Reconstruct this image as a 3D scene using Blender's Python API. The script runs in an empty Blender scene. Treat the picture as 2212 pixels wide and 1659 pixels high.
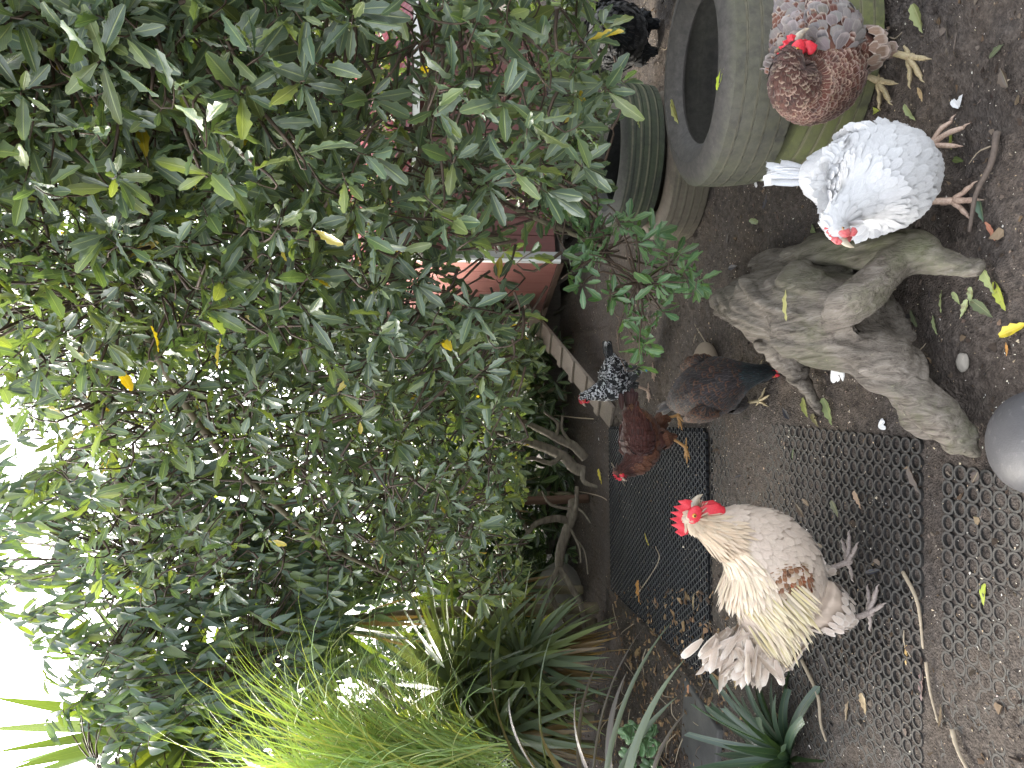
import bpy, math, random
import numpy as np
from mathutils import Vector, Matrix, noise

random.seed(7); RS = np.random.RandomState(7)
SC = bpy.context.scene
COL = SC.collection
R = math.radians

# ------------------------------------------------------------------ camera
FPX = 1597.0                      # focal length in pixels of a 2212 px long side
PITCH = R(6.0); CAM_H = 1.2
cam_d = bpy.data.cameras.new("camera"); cam = bpy.data.objects.new("camera", cam_d); COL.objects.link(cam)
cam_d.sensor_fit = 'HORIZONTAL'; cam_d.sensor_width = 36.0; cam_d.lens = 36.0*FPX/2212.0
cam_d.clip_start = 0.05; cam_d.clip_end = 600
cs, sn = math.cos(PITCH), math.sin(PITCH)
cam.matrix_world = Matrix(((0, 1, 0, 0), (-sn, 0, -cs, 0), (-cs, 0, sn, CAM_H), (0, 0, 0, 1)))
SC.camera = cam

# ------------------------------------------------------------------ light
SUN_EL, SUN_AZ = R(31), R(-46)    # azimuth measured from +Y (behind the scene) towards +X
sdir = Vector((math.sin(SUN_AZ)*math.cos(SUN_EL), math.cos(SUN_AZ)*math.cos(SUN_EL), math.sin(SUN_EL)))
world = bpy.data.worlds.new("World"); SC.world = world; world.use_nodes = True
wt = world.node_tree; wt.nodes.clear()
sky = wt.nodes.new('ShaderNodeTexSky'); sky.sky_type = 'NISHITA'; sky.sun_disc = False
sky.sun_elevation = SUN_EL; sky.sun_rotation = SUN_AZ; sky.dust_density = 4.0; sky.air_density = 1.0
hsv = wt.nodes.new('ShaderNodeHueSaturation'); hsv.inputs['Saturation'].default_value = 0.30
bg = wt.nodes.new('ShaderNodeBackground'); bg.inputs['Strength'].default_value = 0.15
wo = wt.nodes.new('ShaderNodeOutputWorld')
wt.links.new(sky.outputs[0], hsv.inputs['Color']); wt.links.new(hsv.outputs[0], bg.inputs['Color']); wt.links.new(bg.outputs[0], wo.inputs[0])
sun_d = bpy.data.lights.new("sun", 'SUN'); sun_d.energy = 1.5; sun_d.angle = R(12); sun_d.color = (1.0, 0.93, 0.78)
sun = bpy.data.objects.new("sun", sun_d); COL.objects.link(sun)
sun.rotation_euler = sdir.to_track_quat('Z', 'Y').to_euler()
SC.view_settings.view_transform = 'Standard'; SC.view_settings.look = 'None'
SC.view_settings.gamma = 1.0; SC.view_settings.exposure = 2.85
SC.render.engine = 'CYCLES'
SC.cycles.use_denoising = True
SC.cycles.max_bounces = 8; SC.cycles.diffuse_bounces = 5; SC.cycles.transmission_bounces = 4
SC.cycles.sample_clamp_indirect = 6

# ------------------------------------------------------------------ picture <-> place
def ray(x, y):
    u, v = (829.5-y)/FPX, (x-1106)/FPX
    return Vector((u, cs-v*sn, -sn-v*cs))
def P(x, y, Y):
    d = ray(x, y); t = Y/d.y
    return Vector((d.x*t, Y, CAM_H+d.z*t))
def G(x, y, z=0.0):
    d = ray(x, y); t = (z-CAM_H)/d.z
    return Vector((d.x*t, d.y*t, z))
def proj(p):
    dx, dy, dz = p[0], p[1], p[2]-CAM_H
    dep = dy*cs-dz*sn
    return 1106+FPX*(-dy*sn-dz*cs)/dep, 829.5-FPX*dx/dep, dep

# ------------------------------------------------------------------ objects
def tag(o, label=None, cat=None, group=None, kind=None):
    if label: o['label'] = label
    if cat: o['category'] = cat
    if group: o['group'] = group
    if kind: o['kind'] = kind
    return o
def empty(name, loc=(0, 0, 0), rz=0.0, label=None, cat=None, group=None):
    o = bpy.data.objects.new(name, None); COL.objects.link(o)
    o.location = loc; o.rotation_euler = (0, 0, rz); o.empty_display_size = 0.1
    return tag(o, label, cat, group)
class MB:
    """collects vertices / faces / uv / tint / edge colour, links them as one mesh"""
    def __init__(s): s.V = []; s.F = []; s.U = []; s.T = []; s.E = []; s.n = 0
    def add(s, V, F, uv=None, tint=None, edge=None):
        V = np.asarray(V, float).reshape(-1, 3); k = len(V)
        s.V.append(V); off = s.n
        s.F.extend([tuple(int(i)+off for i in f) for f in F])
        s.U.append(np.zeros((k, 2)) if uv is None else np.asarray(uv, float))
        def c(x, d):
            x = d if x is None else x
            x = np.asarray(x, float)
            return np.tile(x, (k, 1)) if x.ndim == 1 else x
        s.T.append(c(tint, (.5, .5, .5))); s.E.append(c(edge, (.5, .5, .5)))
        s.n += k
        return s
    def mesh(s, name, mat=None, off=(0, 0, 0), smooth=True):
        V = np.vstack(s.V)-np.asarray(off, float)
        me = bpy.data.meshes.new(name); me.from_pydata(V.tolist(), [], s.F)
        li = np.empty(len(me.loops), dtype=np.int32); me.loops.foreach_get('vertex_index', li)
        U = np.vstack(s.U); uvl = me.uv_layers.new(name='UVMap'); uvl.data.foreach_set('uv', U[li].ravel())
        for nm, A in (('tint', s.T), ('edge', s.E)):
            A = np.vstack(A); at = me.attributes.new(nm, 'FLOAT_COLOR', 'POINT')
            at.data.foreach_set('color', np.hstack([A, np.ones((len(A), 1))]).ravel())
        if smooth: me.polygons.foreach_set('use_smooth', np.ones(len(me.polygons), dtype=bool))
        if mat: me.materials.append(mat)
        me.update()
        return me
    def build(s, name, mat=None, parent=None, off=None, smooth=True, loc=None):
        """vertices given in world space unless off == (0,0,0)"""
        if off is None:
            off = tuple(parent.location) if parent else (tuple(loc) if loc is not None else (0, 0, 0))
        o = bpy.data.objects.new(name, s.mesh(name, mat, off, smooth)); COL.objects.link(o)
        if parent: o.parent = parent
        elif loc is not None: o.location = loc
        return o
def place(name, me, M, parent=None):
    o = bpy.data.objects.new(name, me); COL.objects.link(o)
    if parent:
        o.parent = parent
        o.matrix_local = Matrix.Translation(-parent.location) @ M
    else: o.matrix_local = M
    return o

# ------------------------------------------------------------------ shapes
def smooth_path(pts, rad, n):
    pts = np.asarray([list(p) for p in pts], float); rad = np.asarray(rad, float)
    k = len(pts)
    if k == 2:
        t = np.linspace(0, 1, n)[:, None]; return pts[0]*(1-t)+pts[1]*t, rad[0]*(1-t[:, 0])+rad[1]*t[:, 0]
    A = np.hstack([pts, rad.reshape(k, -1)])
    ext = np.vstack([2*A[0]-A[1], A, 2*A[-1]-A[-2]])
    out = []
    for t in np.linspace(0, k-1, n):
        i = min(int(t), k-2); f = t-i
        p0, p1, p2, p3 = ext[i], ext[i+1], ext[i+2], ext[i+3]
        out.append(.5*((2*p1)+(-p0+p2)*f+(2*p0-5*p1+4*p2-p3)*f*f+(-p0+3*p1-3*p2+p3)*f**3))
    out = np.array(out)
    rr = out[:, 3:]
    return out[:, :3], (rr[:, 0] if rad.ndim == 1 else rr)
def tube(pts, rad, ns=8, n=None, lump=0.0, seed=0):
    pts, rad = smooth_path(pts, rad, n or max(len(pts)*3, 4)) if n != 0 else (np.asarray([list(p) for p in pts], float), np.asarray(rad, float))
    rad = np.maximum(rad, 1e-4)
    k = len(pts); T = np.gradient(pts, axis=0); T /= np.linalg.norm(T, axis=1)[:, None]+1e-9
    a = np.array([0, 0, 1.]) if abs(T[0][2]) < .9 else np.array([1., 0, 0])
    N = np.cross(T[0], a); N /= np.linalg.norm(N)
    V = []; rs = np.random.RandomState(seed); ang = np.linspace(0, 2*math.pi, ns, endpoint=False)
    lm = 1+lump*rs.randn(ns)*.5
    for i in range(k):
        N = N-T[i]*np.dot(N, T[i]); N /= np.linalg.norm(N)+1e-9
        B = np.cross(T[i], N)
        r = rad[i]*(lm+lump*rs.randn(ns)*.4 if lump else 1)
        V.append(pts[i]+(np.outer(np.cos(ang)*r, N)+np.outer(np.sin(ang)*r, B)))
    V = np.vstack(V)
    F = [(i*ns+j, i*ns+(j+1) % ns, (i+1)*ns+(j+1) % ns, (i+1)*ns+j) for i in range(k-1) for j in range(ns)]
    V = np.vstack([V, pts[0]-T[0]*rad[0]*.3, pts[-1]+T[-1]*rad[-1]*.5]); c0, c1 = k*ns, k*ns+1
    F += [(c0, (j+1) % ns, j) for j in range(ns)]+[(c1, (k-1)*ns+j, (k-1)*ns+(j+1) % ns) for j in range(ns)]
    uv = np.zeros((len(V), 2)); uv[:k*ns, 0] = np.tile(np.arange(ns)/ns, k); uv[:k*ns, 1] = np.repeat(np.linspace(0, 1, k), ns)
    return V, F, uv
def box(c, s, rot=None):
    V = np.array([[x, y, z] for x in (-.5, .5) for y in (-.5, .5) for z in (-.5, .5)])*np.asarray(s, float)
    if rot is not None: V = V @ np.array(rot.to_3x3()).T
    V = V+np.asarray(c, float)
    return V, [(0, 1, 3, 2), (4, 6, 7, 5), (0, 4, 5, 1), (2, 3, 7, 6), (0, 2, 6, 4), (1, 5, 7, 3)]
def bevel(o, w=0.003, seg=2):
    m = o.modifiers.new('bevel', 'BEVEL'); m.width = w; m.segments = seg; m.limit_method = 'ANGLE'; m.angle_limit = R(35)
    return o
def sphere(c, r, nu=14, nv=9):
    V = [[0, 0, 1]]; F = []
    for i in range(1, nv):
        t = math.pi*i/nv
        V += [[math.sin(t)*math.cos(2*math.pi*j/nu), math.sin(t)*math.sin(2*math.pi*j/nu), math.cos(t)] for j in range(nu)]
    V.append([0, 0, -1]); L = len(V)-1
    for j in range(nu):
        F.append((0, 1+j, 1+(j+1) % nu)); F.append((L, 1+(nv-2)*nu+(j+1) % nu, 1+(nv-2)*nu+j))
        for i in range(nv-2): F.append((1+i*nu+j, 1+(i+1)*nu+j, 1+(i+1)*nu+(j+1) % nu, 1+i*nu+(j+1) % nu))
    return np.array(V)*np.asarray(r)+np.asarray(c, float), F
def remeshed(mb, voxel, smooth_it=4):
    """union of the collected closed shapes as ONE continuous skin (numpy vertices, faces)"""
    me = mb.mesh('tmp'); o = bpy.data.objects.new('tmp', me); COL.objects.link(o)
    m = o.modifiers.new('r', 'REMESH'); m.mode = 'VOXEL'; m.voxel_size = voxel
    if smooth_it:
        s = o.modifiers.new('s', 'SMOOTH'); s.factor = .5; s.iterations = smooth_it
    dg = bpy.context.evaluated_depsgraph_get(); ev = o.evaluated_get(dg); em = ev.to_mesh()
    V = np.empty(len(em.vertices)*3); em.vertices.foreach_get('co', V); V = V.reshape(-1, 3)
    N = np.empty(len(em.vertices)*3); em.vertices.foreach_get('normal', N); N = N.reshape(-1, 3)
    F = [tuple(p.vertices) for p in em.polygons]
    ev.to_mesh_clear(); bpy.data.objects.remove(o); bpy.data.meshes.remove(me)
    return V, N, F
def vnoise(x, y, seed=0):
    x = np.asarray(x, float); y = np.asarray(y, float)
    xi = np.floor(x).astype(np.int64); yi = np.floor(y).astype(np.int64); fx = x-xi; fy = y-yi
    fx = fx*fx*(3-2*fx); fy = fy*fy*(3-2*fy)
    def h(a, b):
        n = (a*374761393+b*668265263+seed*982451653) & 0x7fffffff
        n = ((n ^ (n >> 13))*1274126177) & 0x7fffffff
        return ((n ^ (n >> 16)) & 0xffff)/65535.0
    return (h(xi, yi)*(1-fx)+h(xi+1, yi)*fx)*(1-fy)+(h(xi, yi+1)*(1-fx)+h(xi+1, yi+1)*fx)*fy
def n3(V, sc, seed=0):
    """cheap 3-D noise from three 2-D slices"""
    V = V*np.asarray(sc)
    return (vnoise(V[:, 0], V[:, 1]+V[:, 2]*.5, seed)+vnoise(V[:, 1], V[:, 2]-V[:, 0]*.3, seed+1)+vnoise(V[:, 2], V[:, 0]+V[:, 1]*.4, seed+2))/3

# ------------------------------------------------------------------ materials
class NM:
    def __init__(s, name):
        s.m = bpy.data.materials.new(name); s.m.use_nodes = True; s.t = s.m.node_tree
        s.p = s.t.nodes['Principled BSDF']; s.out = s.t.nodes['Material Output']
    def n(s, typ, **kw):
        nd = s.t.nodes.new(typ)
        for k, v in kw.items(): setattr(nd, k, v)
        return nd
    def l(s, a, b): s.t.links.new(a, b)
    def coord(s, which='Object'): return s.n('ShaderNodeTexCoord').outputs[which]
    def mapped(s, scale, which='Object'):
        mp = s.n('ShaderNodeMapping'); s.l(s.coord(which), mp.inputs[0]); mp.inputs['Scale'].default_value = scale; return mp.outputs[0]
    def noise(s, scale, detail=4, rough=.6, vec=None, dist=0):
        nd = s.n('ShaderNodeTexNoise'); nd.inputs['Scale'].default_value = scale; nd.inputs['Detail'].default_value = detail
        nd.inputs['Roughness'].default_value = rough; nd.inputs['Distortion'].default_value = dist
        s.l(vec if vec is not None else s.coord(), nd.inputs['Vector']); return nd.outputs['Fac']
    def ramp(s, fac, stops):
        r = s.n('ShaderNodeValToRGB'); e = r.color_ramp.elements
        while len(e) < len(stops): e.new(.5)
        for i, (p, c) in enumerate(stops): e[i].position = p; e[i].color = (*c, 1) if len(c) == 3 else c
        s.l(fac, r.inputs[0]); return r.outputs[0]
    def math(s, op, a, b=None, clamp=False):
        m = s.n('ShaderNodeMath', operation=op); m.use_clamp = clamp
        for i, x in enumerate((a, b)):
            if x is None: continue
            if isinstance(x, (int, float)): m.inputs[i].default_value = x
            else: s.l(x, m.inputs[i])
        return m.outputs[0]
    def rng(s, x, a, b, c=0, d=1):
        m = s.n('ShaderNodeMapRange'); s.l(x, m.inputs[0])
        for i, v in enumerate((a, b, c, d)): m.inputs[i+1].default_value = v
        return m.outputs[0]
    def mix(s, fac, a, b, mode='MIX'):
        m = s.n('ShaderNodeMix', data_type='RGBA', blend_type=mode)
        for i, x in ((0, fac), (6, a), (7, b)):
            if isinstance(x, (int, float)): m.inputs[i].default_value = x
            elif isinstance(x, tuple): m.inputs[i].default_value = (*x, 1)
            else: s.l(x, m.inputs[i])
        return m.outputs[2]
    def attr(s, name): return s.n('ShaderNodeAttribute', attribute_name=name).outputs['Color']
    def base(s, c):
        if isinstance(c, tuple): s.p.inputs['Base Color'].default_value = (*c, 1)
        else: s.l(c, s.p.inputs['Base Color'])
        return s
    def rough(s, r):
        if isinstance(r, (int, float)): s.p.inputs['Roughness'].default_value = r
        else: s.l(r, s.p.inputs['Roughness'])
        return s
    def bump(s, h, strength=.4, dist=.01):
        b = s.n('ShaderNodeBump'); b.inputs['Strength'].default_value = strength; b.inputs['Distance'].default_value = dist
        s.l(h, b.inputs['Height']); s.l(b.outputs[0], s.p.inputs['Normal']); return s
    def spec(s, v): s.p.inputs['Specular IOR Level'].default_value = v; return s
    def translucent(s, color, fac):
        tr = s.n('ShaderNodeBsdfTranslucent'); mx = s.n('ShaderNodeMixShader')
        if isinstance(color, tuple): tr.inputs[0].default_value = (*color, 1)
        else: s.l(color, tr.inputs[0])
        mx.inputs[0].default_value = fac
        s.l(s.p.outputs[0], mx.inputs[1]); s.l(tr.outputs[0], mx.inputs[2]); s.l(mx.outputs[0], s.out.inputs[0]); return s
def uv_sep(m):
    sp = m.n('ShaderNodeSeparateXYZ'); m.l(m.coord('UV'), sp.inputs[0]); return sp.outputs[0], sp.outputs[1]

def leaf_mat(name, rib=(.42, .48, .20), ribw=.045, rough=.30, trans=.3, margin=.35, tcol=(1.6, 1.5, .35)):
    m = NM(name); u, v = uv_sep(m)
    c = m.math('ABSOLUTE', m.math('SUBTRACT', u, .5))
    t = m.attr('tint')
    nz = m.noise(9, 3)
    col = m.mix(m.rng(nz, .3, .7, 0, .45), t, m.mix(1.0, t, (1.5, 1.35, 1.1), 'MULTIPLY'))
    # side veins
    w = m.n('ShaderNodeTexWave'); w.inputs['Scale'].default_value = 4.5; w.bands_direction = 'Y'
    mp = m.n('ShaderNodeCombineXYZ'); m.l(u, mp.inputs[0]); m.l(m.math('SUBTRACT', v, m.math('MULTIPLY', c, .55)), mp.inputs[1]); m.l(mp.outputs[0], w.inputs['Vector'])
    col = m.mix(m.rng(w.outputs['Fac'], .8, 1, 0, .16), col, rib)
    col = m.mix(m.rng(c, .42, .5, 0, margin), col, rib)
    col = m.mix(m.rng(c, ribw*.5, ribw, .85, 0), col, rib)
    m.base(col).rough(rough).spec(.8)
    m.bump(m.math('ADD', m.math('MULTIPLY', w.outputs['Fac'], .25), m.rng(c, 0, ribw*1.6, 1, 0)), .35, .002)
    m.translucent(m.mix(1.0, t, tcol, 'MULTIPLY'), trans)
    return m.m
M = {}
M['leaf'] = leaf_mat('glossy_leaf', trans=.36)
M['leaf_soft'] = leaf_mat('soft_leaf', rib=(.14, .20, .08), ribw=.03, rough=.42, trans=.38, margin=.1)
M['blade'] = leaf_mat('strap_leaf', rib=(.16, .20, .08), ribw=.03, rough=.38, trans=.3, margin=.4)
def fallen():
    m = NM('fallen_leaf'); u, v = uv_sep(m); c = m.math('ABSOLUTE', m.math('SUBTRACT', u, .5)); t = m.attr('tint')
    sp = m.noise(55, 3); col = m.mix(m.rng(sp, .55, .7, 0, .7), t, (.10, .06, .025))
    col = m.mix(m.rng(c, .02, .05, .7, 0), col, m.mix(.5, t, (.5, .45, .25)))
    m.base(col).rough(.5).bump(sp, .3, .003); m.translucent(t, .12); return m.m
M['fallen'] = fallen()
def feather():
    m = NM('feather'); u, v = uv_sep(m)
    a = m.math('ABSOLUTE', m.math('SUBTRACT', m.math('MULTIPLY', u, 2), 1))
    e = m.math('MAXIMUM', m.math('MULTIPLY', a, .92), m.math('MULTIPLY', v, .96))
    w = m.n('ShaderNodeTexNoise'); w.inputs['Scale'].default_value = 1; w.inputs['Detail'].default_value = 3
    cx = m.n('ShaderNodeCombineXYZ'); m.l(m.math('MULTIPLY', m.math('ADD', v, m.math('MULTIPLY', a, .4)), 60), cx.inputs[0]); m.l(m.math('MULTIPLY', u, 3), cx.inputs[1])
    ob = m.n('ShaderNodeSeparateXYZ'); m.l(m.coord(), ob.inputs[0]); m.l(m.math('MULTIPLY', ob.outputs[0], 40), cx.inputs[2]); m.l(cx.outputs[0], w.inputs['Vector'])
    col = m.mix(m.rng(e, .62, .86, 0, 1), m.attr('tint'), m.attr('edge'))
    barb = m.rng(w.outputs['Fac'], .3, .7, .80, 1.1)
    cc = m.n('ShaderNodeCombineXYZ')
    for i in range(3): m.l(barb, cc.inputs[i])
    col = m.mix(1.0, col, cc.outputs[0], 'MULTIPLY')
    col = m.mix(m.rng(a, .02, .07, .25, 0), col, m.mix(.6, m.attr('tint'), (.5, .45, .4)))
    m.base(col).rough(.62).spec(.25)
    m.p.inputs['Sheen Weight'].default_value = .15
    m.bump(w.outputs['Fac'], .35, .002)
    m.translucent(col, .12)
    return m.m
M['feather'] = feather()
def skin(name, c, c2, rough=.45, sc=160, sss=.0):
    m = NM(name); nz = m.noise(sc, 3); m.base(m.mix(m.rng(nz, .35, .65), c, c2)).rough(rough).bump(nz, .5, .002)
    if sss: m.p.inputs['Subsurface Weight'].default_value = sss; m.p.inputs['Subsurface Radius'].default_value = (.01, .003, .002); m.p.inputs['Subsurface Scale'].default_value = .6
    return m.m
M['comb'] = skin('comb_skin', (.62, .035, .05), (.48, .02, .035), .5, 260, .15)
M['comb_pale'] = skin('pale_comb_skin', (.62, .16, .15), (.5, .08, .09), .5, 260, .15)
M['earlobe'] = skin('earlobe_skin', (.75, .7, .66), (.6, .5, .48), .5, 200)
M['leg_grey'] = skin('grey_leg_skin', (.30, .25, .22), (.20, .16, .14), .6, 220)
M['leg_yellow'] = skin('yellow_leg_skin', (.42, .22, .06), (.27, .14, .05), .55, 220)
M['leg_pink'] = skin('pink_leg_skin', (.45, .33, .25), (.30, .20, .15), .55, 220)
M['leg_olive'] = skin('olive_leg_skin', (.36, .30, .17), (.24, .18, .10), .55, 220)
M['beak'] = skin('beak_horn', (.50, .42, .30), (.26, .22, .18), .35, 60)
M['eye_iris'] = skin('eye_iris', (.55, .28, .03), (.4, .15, .02), .1, 300)
M['eye_pupil'] = skin('eye_pupil', (.004, .004, .004), (.006, .005, .005), .05, 10)
M['band_blue'] = skin('blue_band', (.05, .22, .5), (.04, .18, .42), .4, 10)

# ------------------------------------------------------------------ leaves
def leaf_geo(rows=8, cols=5, wav=1.0, pointed=False, rs=None, fold=.18, curl=.12):
    rs = rs or RS
    V = []; U = []; ph = rs.rand(2)*6.28; fr = rs.uniform(17, 24); tw = rs.randn()*.25
    for i in range(rows+1):
        t = i/rows
        if pointed: w = .5*(math.sin(math.pi*min(1, t**.75))**.9)*(1-.35*t)
        else: w = (.06+.94*math.sin(math.pi*min(1, (t*.94+.02)**1.35))**.85)*.5
        if t < .12: w *= t/.12*.8+.2
        for j in range(cols):
            s = -1+2*j/(cols-1); a = abs(s)
            wob = wav*(math.sin(fr*t+ph[0 if s < 0 else 1]))*(a**2)*(1 if .1 < t < .97 else .2)
            x = s*w*.30*(1+.15*wob); z = a*fold*w*.6+.034*wob-curl*t*t+tw*s*w*.3*t
            V.append((x, t, z)); U.append((.5+.5*s, t))
    F = [(i*cols+j, i*cols+j+1, (i+1)*cols+j+1, (i+1)*cols+j) for i in range(rows) for j in range(cols-1)]
    return np.array(V), F, np.array(U)
def basis(d, n):
    d = d/np.linalg.norm(d); n = n-d*np.dot(n, d); l = np.linalg.norm(n)
    if l < 1e-4: n = np.cross(d, [1, .3, .2]); l = np.linalg.norm(n)
    n = n/l; x = np.cross(d, n)
    return np.column_stack([x, d, n])
def batch(insts, variants, mb):
    """insts: (variant, 3x3 incl. scale, position, tint)"""
    for k in range(len(variants)):
        sel = [i for i in insts if i[0] == k]
        if not sel: continue
        V, F, U = variants[k]; F = np.asarray(F)
        A = np.array([i[1] for i in sel]); Pp = np.array([i[2] for i in sel]); T = np.array([i[3] for i in sel])
        VV = np.einsum('nij,vj->nvi', A, V)+Pp[:, None, :]
        n, v = VV.shape[:2]
        FF = (F[None]+(np.arange(n)*v)[:, None, None]).reshape(-1, F.shape[1])
        mb.add(VV.reshape(-1, 3), FF.tolist(), np.tile(U, (n, 1)), np.repeat(T, v, axis=0))
def foliage(root, insts, hi, lo, mat, nsingle=300, part='leaf', rest='foliage', cut=2.2, palette=5):
    """the leaves showing largest become parts, the rest one stuff part"""
    sc = []
    for i in insts:
        x, y, d = proj(i[2]+i[1][:, 1]*.5)
        on = (-30 < x < 2240 and -30 < y < 1690 and d > .2)
        sc.append((np.linalg.norm(i[1][:, 1])/d if on else 0))
    order = np.argsort(sc)[::-1]; near = set(order[:nsingle].tolist()) if nsingle else set()
    cache = {}
    tints = [insts[j][3] for j in order[:80] if insts[j][3][0] < .3] if len(insts) else []
    for r, j in enumerate(order[:nsingle]):
        k, A, p, t = insts[j]; q = j % palette
        key = (k, q)
        if key not in cache:
            b = MB(); b.add(hi[k][0], hi[k][1], hi[k][2], tints[(k*palette+q) % len(tints)]); cache[key] = b.mesh(part, mat)
        place(part, cache[key], Matrix.Translation(Vector(p)) @ Matrix(A.tolist()).to_4x4(), root)
    mb = MB(); a = [insts[j] for j in order[nsingle:] if sc[j] > .02]; b = [insts[j] for j in order[nsingle:] if sc[j] <= .02]
    if a: batch(a, hi, mb)
    if b: batch(b, lo, mb)
    if mb.n: tag(mb.build(rest, mat, root), kind='stuff')
def rosette(p, ax, L, n, tintf, nv, rs, droop=.35, spread=(45, 85)):
    out = []; ax = ax/np.linalg.norm(ax)
    s = np.cross(ax, [0, 0, 1.]);
    if np.linalg.norm(s) < .1: s = np.array([1., 0, 0])
    s /= np.linalg.norm(s); q = np.cross(ax, s); ph = rs.rand()*6.28
    for k in range(n):
        a = ph+k*2.4+rs.randn()*.45; el = R(rs.uniform(*spread))
        d = ax*math.cos(el)+(s*math.cos(a)+q*math.sin(a))*math.sin(el)
        d = d+np.array([0, 0, -droop])*rs.uniform(.4, 1.2); d /= np.linalg.norm(d)
        l = L*rs.uniform(.5, 1.15)
        A = basis(d, ax+rs.randn(3)*.25)*l
        A[:, 0] *= rs.uniform(.85, 1.15)
        out.append((rs.randint(nv), A, p+d*.012-ax*rs.uniform(0, .03), tintf(rs)))
    return out

# ------------------------------------------------------------------ ground
MATS = [  # centre, size (x, y), rotation, ring pitch, thickness, base height
    dict(c=(-.80, 4.00), s=(1.10, 1.82), rz=R(3.0), p=.034, th=.014, z=.008),
    dict(c=(-.66, 2.395), s=(1.04, 1.40), rz=R(.5), p=.040, th=.012, z=.000),
    dict(c=(-.71, 0.93), s=(1.04, 1.42), rz=R(-.5), p=.040, th=.012, z=-.001)]
def ground_z(x, y):
    x = np.asarray(x, float); y = np.asarray(y, float)
    z = (vnoise(x*1.1+5, y*1.1, 1)-.5)*.05+(vnoise(x*5, y*5, 2)-.5)*.018
    cr = (vnoise(x*22, y*22, 3)-.5)*.011+(vnoise(x*48, y*48, 4)-.5)*.010+np.maximum(vnoise(x*34, y*34, 9)-.72, 0)*.05
    flat = np.zeros_like(x)
    for m in MATS:
        dx = np.abs(x-m['c'][0])-m['s'][0]/2; dy = np.abs(y-m['c'][1])-m['s'][1]/2
        d = np.maximum(dx, dy); f = np.clip(1-(d-.01)/.12, 0, 1)
        flat = np.maximum(flat, f)
    z = z*(1-flat)+cr*(1-flat*.66)
    m = MATS[0]; inside0 = (np.abs(x-m['c'][0]) < m['s'][0]/2+.02) & (np.abs(y-m['c'][1]) < m['s'][1]/2+.02)
    z = np.where(inside0, z*.5-.004, z)
    soil = flat*(~inside0)*(.0078+.006*(vnoise(x*3, y*3, 12)-.40)+np.clip((-x-.62)*.006, -.002, .006)+np.clip((y-2.35)*.012, 0, .005))
    z = z+soil
    z = z+.04*np.exp(-((x-1.0)**2+(y-2.3)**2)/.35)            # soil heaped round the tyres
    z = z+.10*np.clip((y-5.3)/2.0, 0, 1)+.12*np.clip((-x-1.7)/.6, 0, 1)
    return z
def gz(x, y): return float(ground_z(np.array([x]), np.array([y]))[0])
def axis(lo, hi, fine, far):
    a = list(np.arange(lo, hi, fine)); s = fine
    x = a[-1]
    while x < far: s *= 1.35; x += s; a.append(x)
    s = fine; x = a[0]; b = []
    while x > -far: s *= 1.35; x -= s; b.append(x)
    return np.array(b[::-1]+a)
gx = axis(-2.0, 1.9, .0125, 150); gy = axis(.9, 4.3, .0125, 200)
XX, YY = np.meshgrid(gx, gy); ZZ = ground_z(XX, YY)
nx_, ny_ = len(gx), len(gy)
idx = np.arange(nx_*ny_).reshape(ny_, nx_)
Fg = np.stack([idx[:-1, :-1], idx[:-1, 1:], idx[1:, 1:], idx[1:, :-1]], -1).reshape(-1, 4)
m = NM('soil')
n1 = m.noise(3.2, 5, .65); n2 = m.noise(60, 5, .7); n3_ = m.noise(14, 4, .6)
col = m.ramp(n2, [(.28, (.020, .015, .012)), (.5, (.062, .050, .042)), (.72, (.120, .100, .085))])
col = m.mix(m.rng(n1, .4, .65, 0, .6), col, m.mix(1.0, col, (1.25, 1.15, 1.0), 'MULTIPLY'))
vo = m.n('ShaderNodeTexVoronoi'); vo.inputs['Scale'].default_value = 170; m.l(m.coord(), vo.inputs['Vector'])
col = m.mix(m.rng(n3_, .52, .68, 0, .5), col, (.085, .066, .052))
m.base(col).rough(m.rng(n1, .3, .7, .75, .95)).spec(.3)
m.bump(m.math('ADD', m.math('MULTIPLY', n2, 1.0), m.math('MULTIPLY', vo.outputs['Distance'], .5)), .9, .012)
M['soil'] = m.m
gb = MB(); gb.add(np.stack([XX, YY, ZZ], -1).reshape(-1, 3), Fg.tolist())
tag(gb.build('ground', M['soil']), kind='structure')

# ------------------------------------------------------------------ far backdrop of the place: fence line behind
# ------------------------------------------------------------------ chicken coop
TH = R(18); rv = Vector((math.cos(TH), math.sin(TH), 0)); bv = Vector((-math.sin(TH), math.cos(TH), 0)); C0 = Vector((.93, 5.5, 0))
ROT = Matrix.Rotation(TH, 4, 'Z')
def wood(name, c1, c2, rough=.6, streak=(14, 14, 1.2), bump=.3, sc=4):
    m = NM(name); v = m.mapped(streak); a = m.noise(sc, 5, .65, v); b = m.noise(2.2, 3)
    m.base(m.mix(m.rng(b, .35, .7, 0, .35), m.ramp(a, [(.3, c1), (.7, c2)]), m.mix(.5, c1, c2))).rough(rough).bump(a, bump, .004); return m.m
M['coop_pink'] = wood('pink_stained_plywood', (.30, .115, .095), (.37, .155, .13), .55)
M['coop_dark'] = wood('maroon_boards', (.085, .022, .018), (.125, .034, .026), .6)
M['white_paint'] = wood('white_paint', (.72, .72, .70), (.80, .80, .78), .5)
M['shaded_white_paint'] = wood('shaded_white_paint', (.26, .26, .25), (.34, .34, .33), .5)  # shaded face of the white trim, its shade put into the colour
M['old_wood'] = wood('weathered_grey_wood', (.13, .105, .082), (.26, .215, .17), .8, (30, 30, 3), .6, 6)
M['dark_wood'] = wood('dark_damp_wood', (.05, .042, .035), (.09, .075, .062), .85, (10, 10, 2), .5, 5)
M['brown_post'] = wood('brown_post_wood', (.075, .042, .028), (.115, .065, .04), .8, (12, 12, 1.5), .5, 5)
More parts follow.
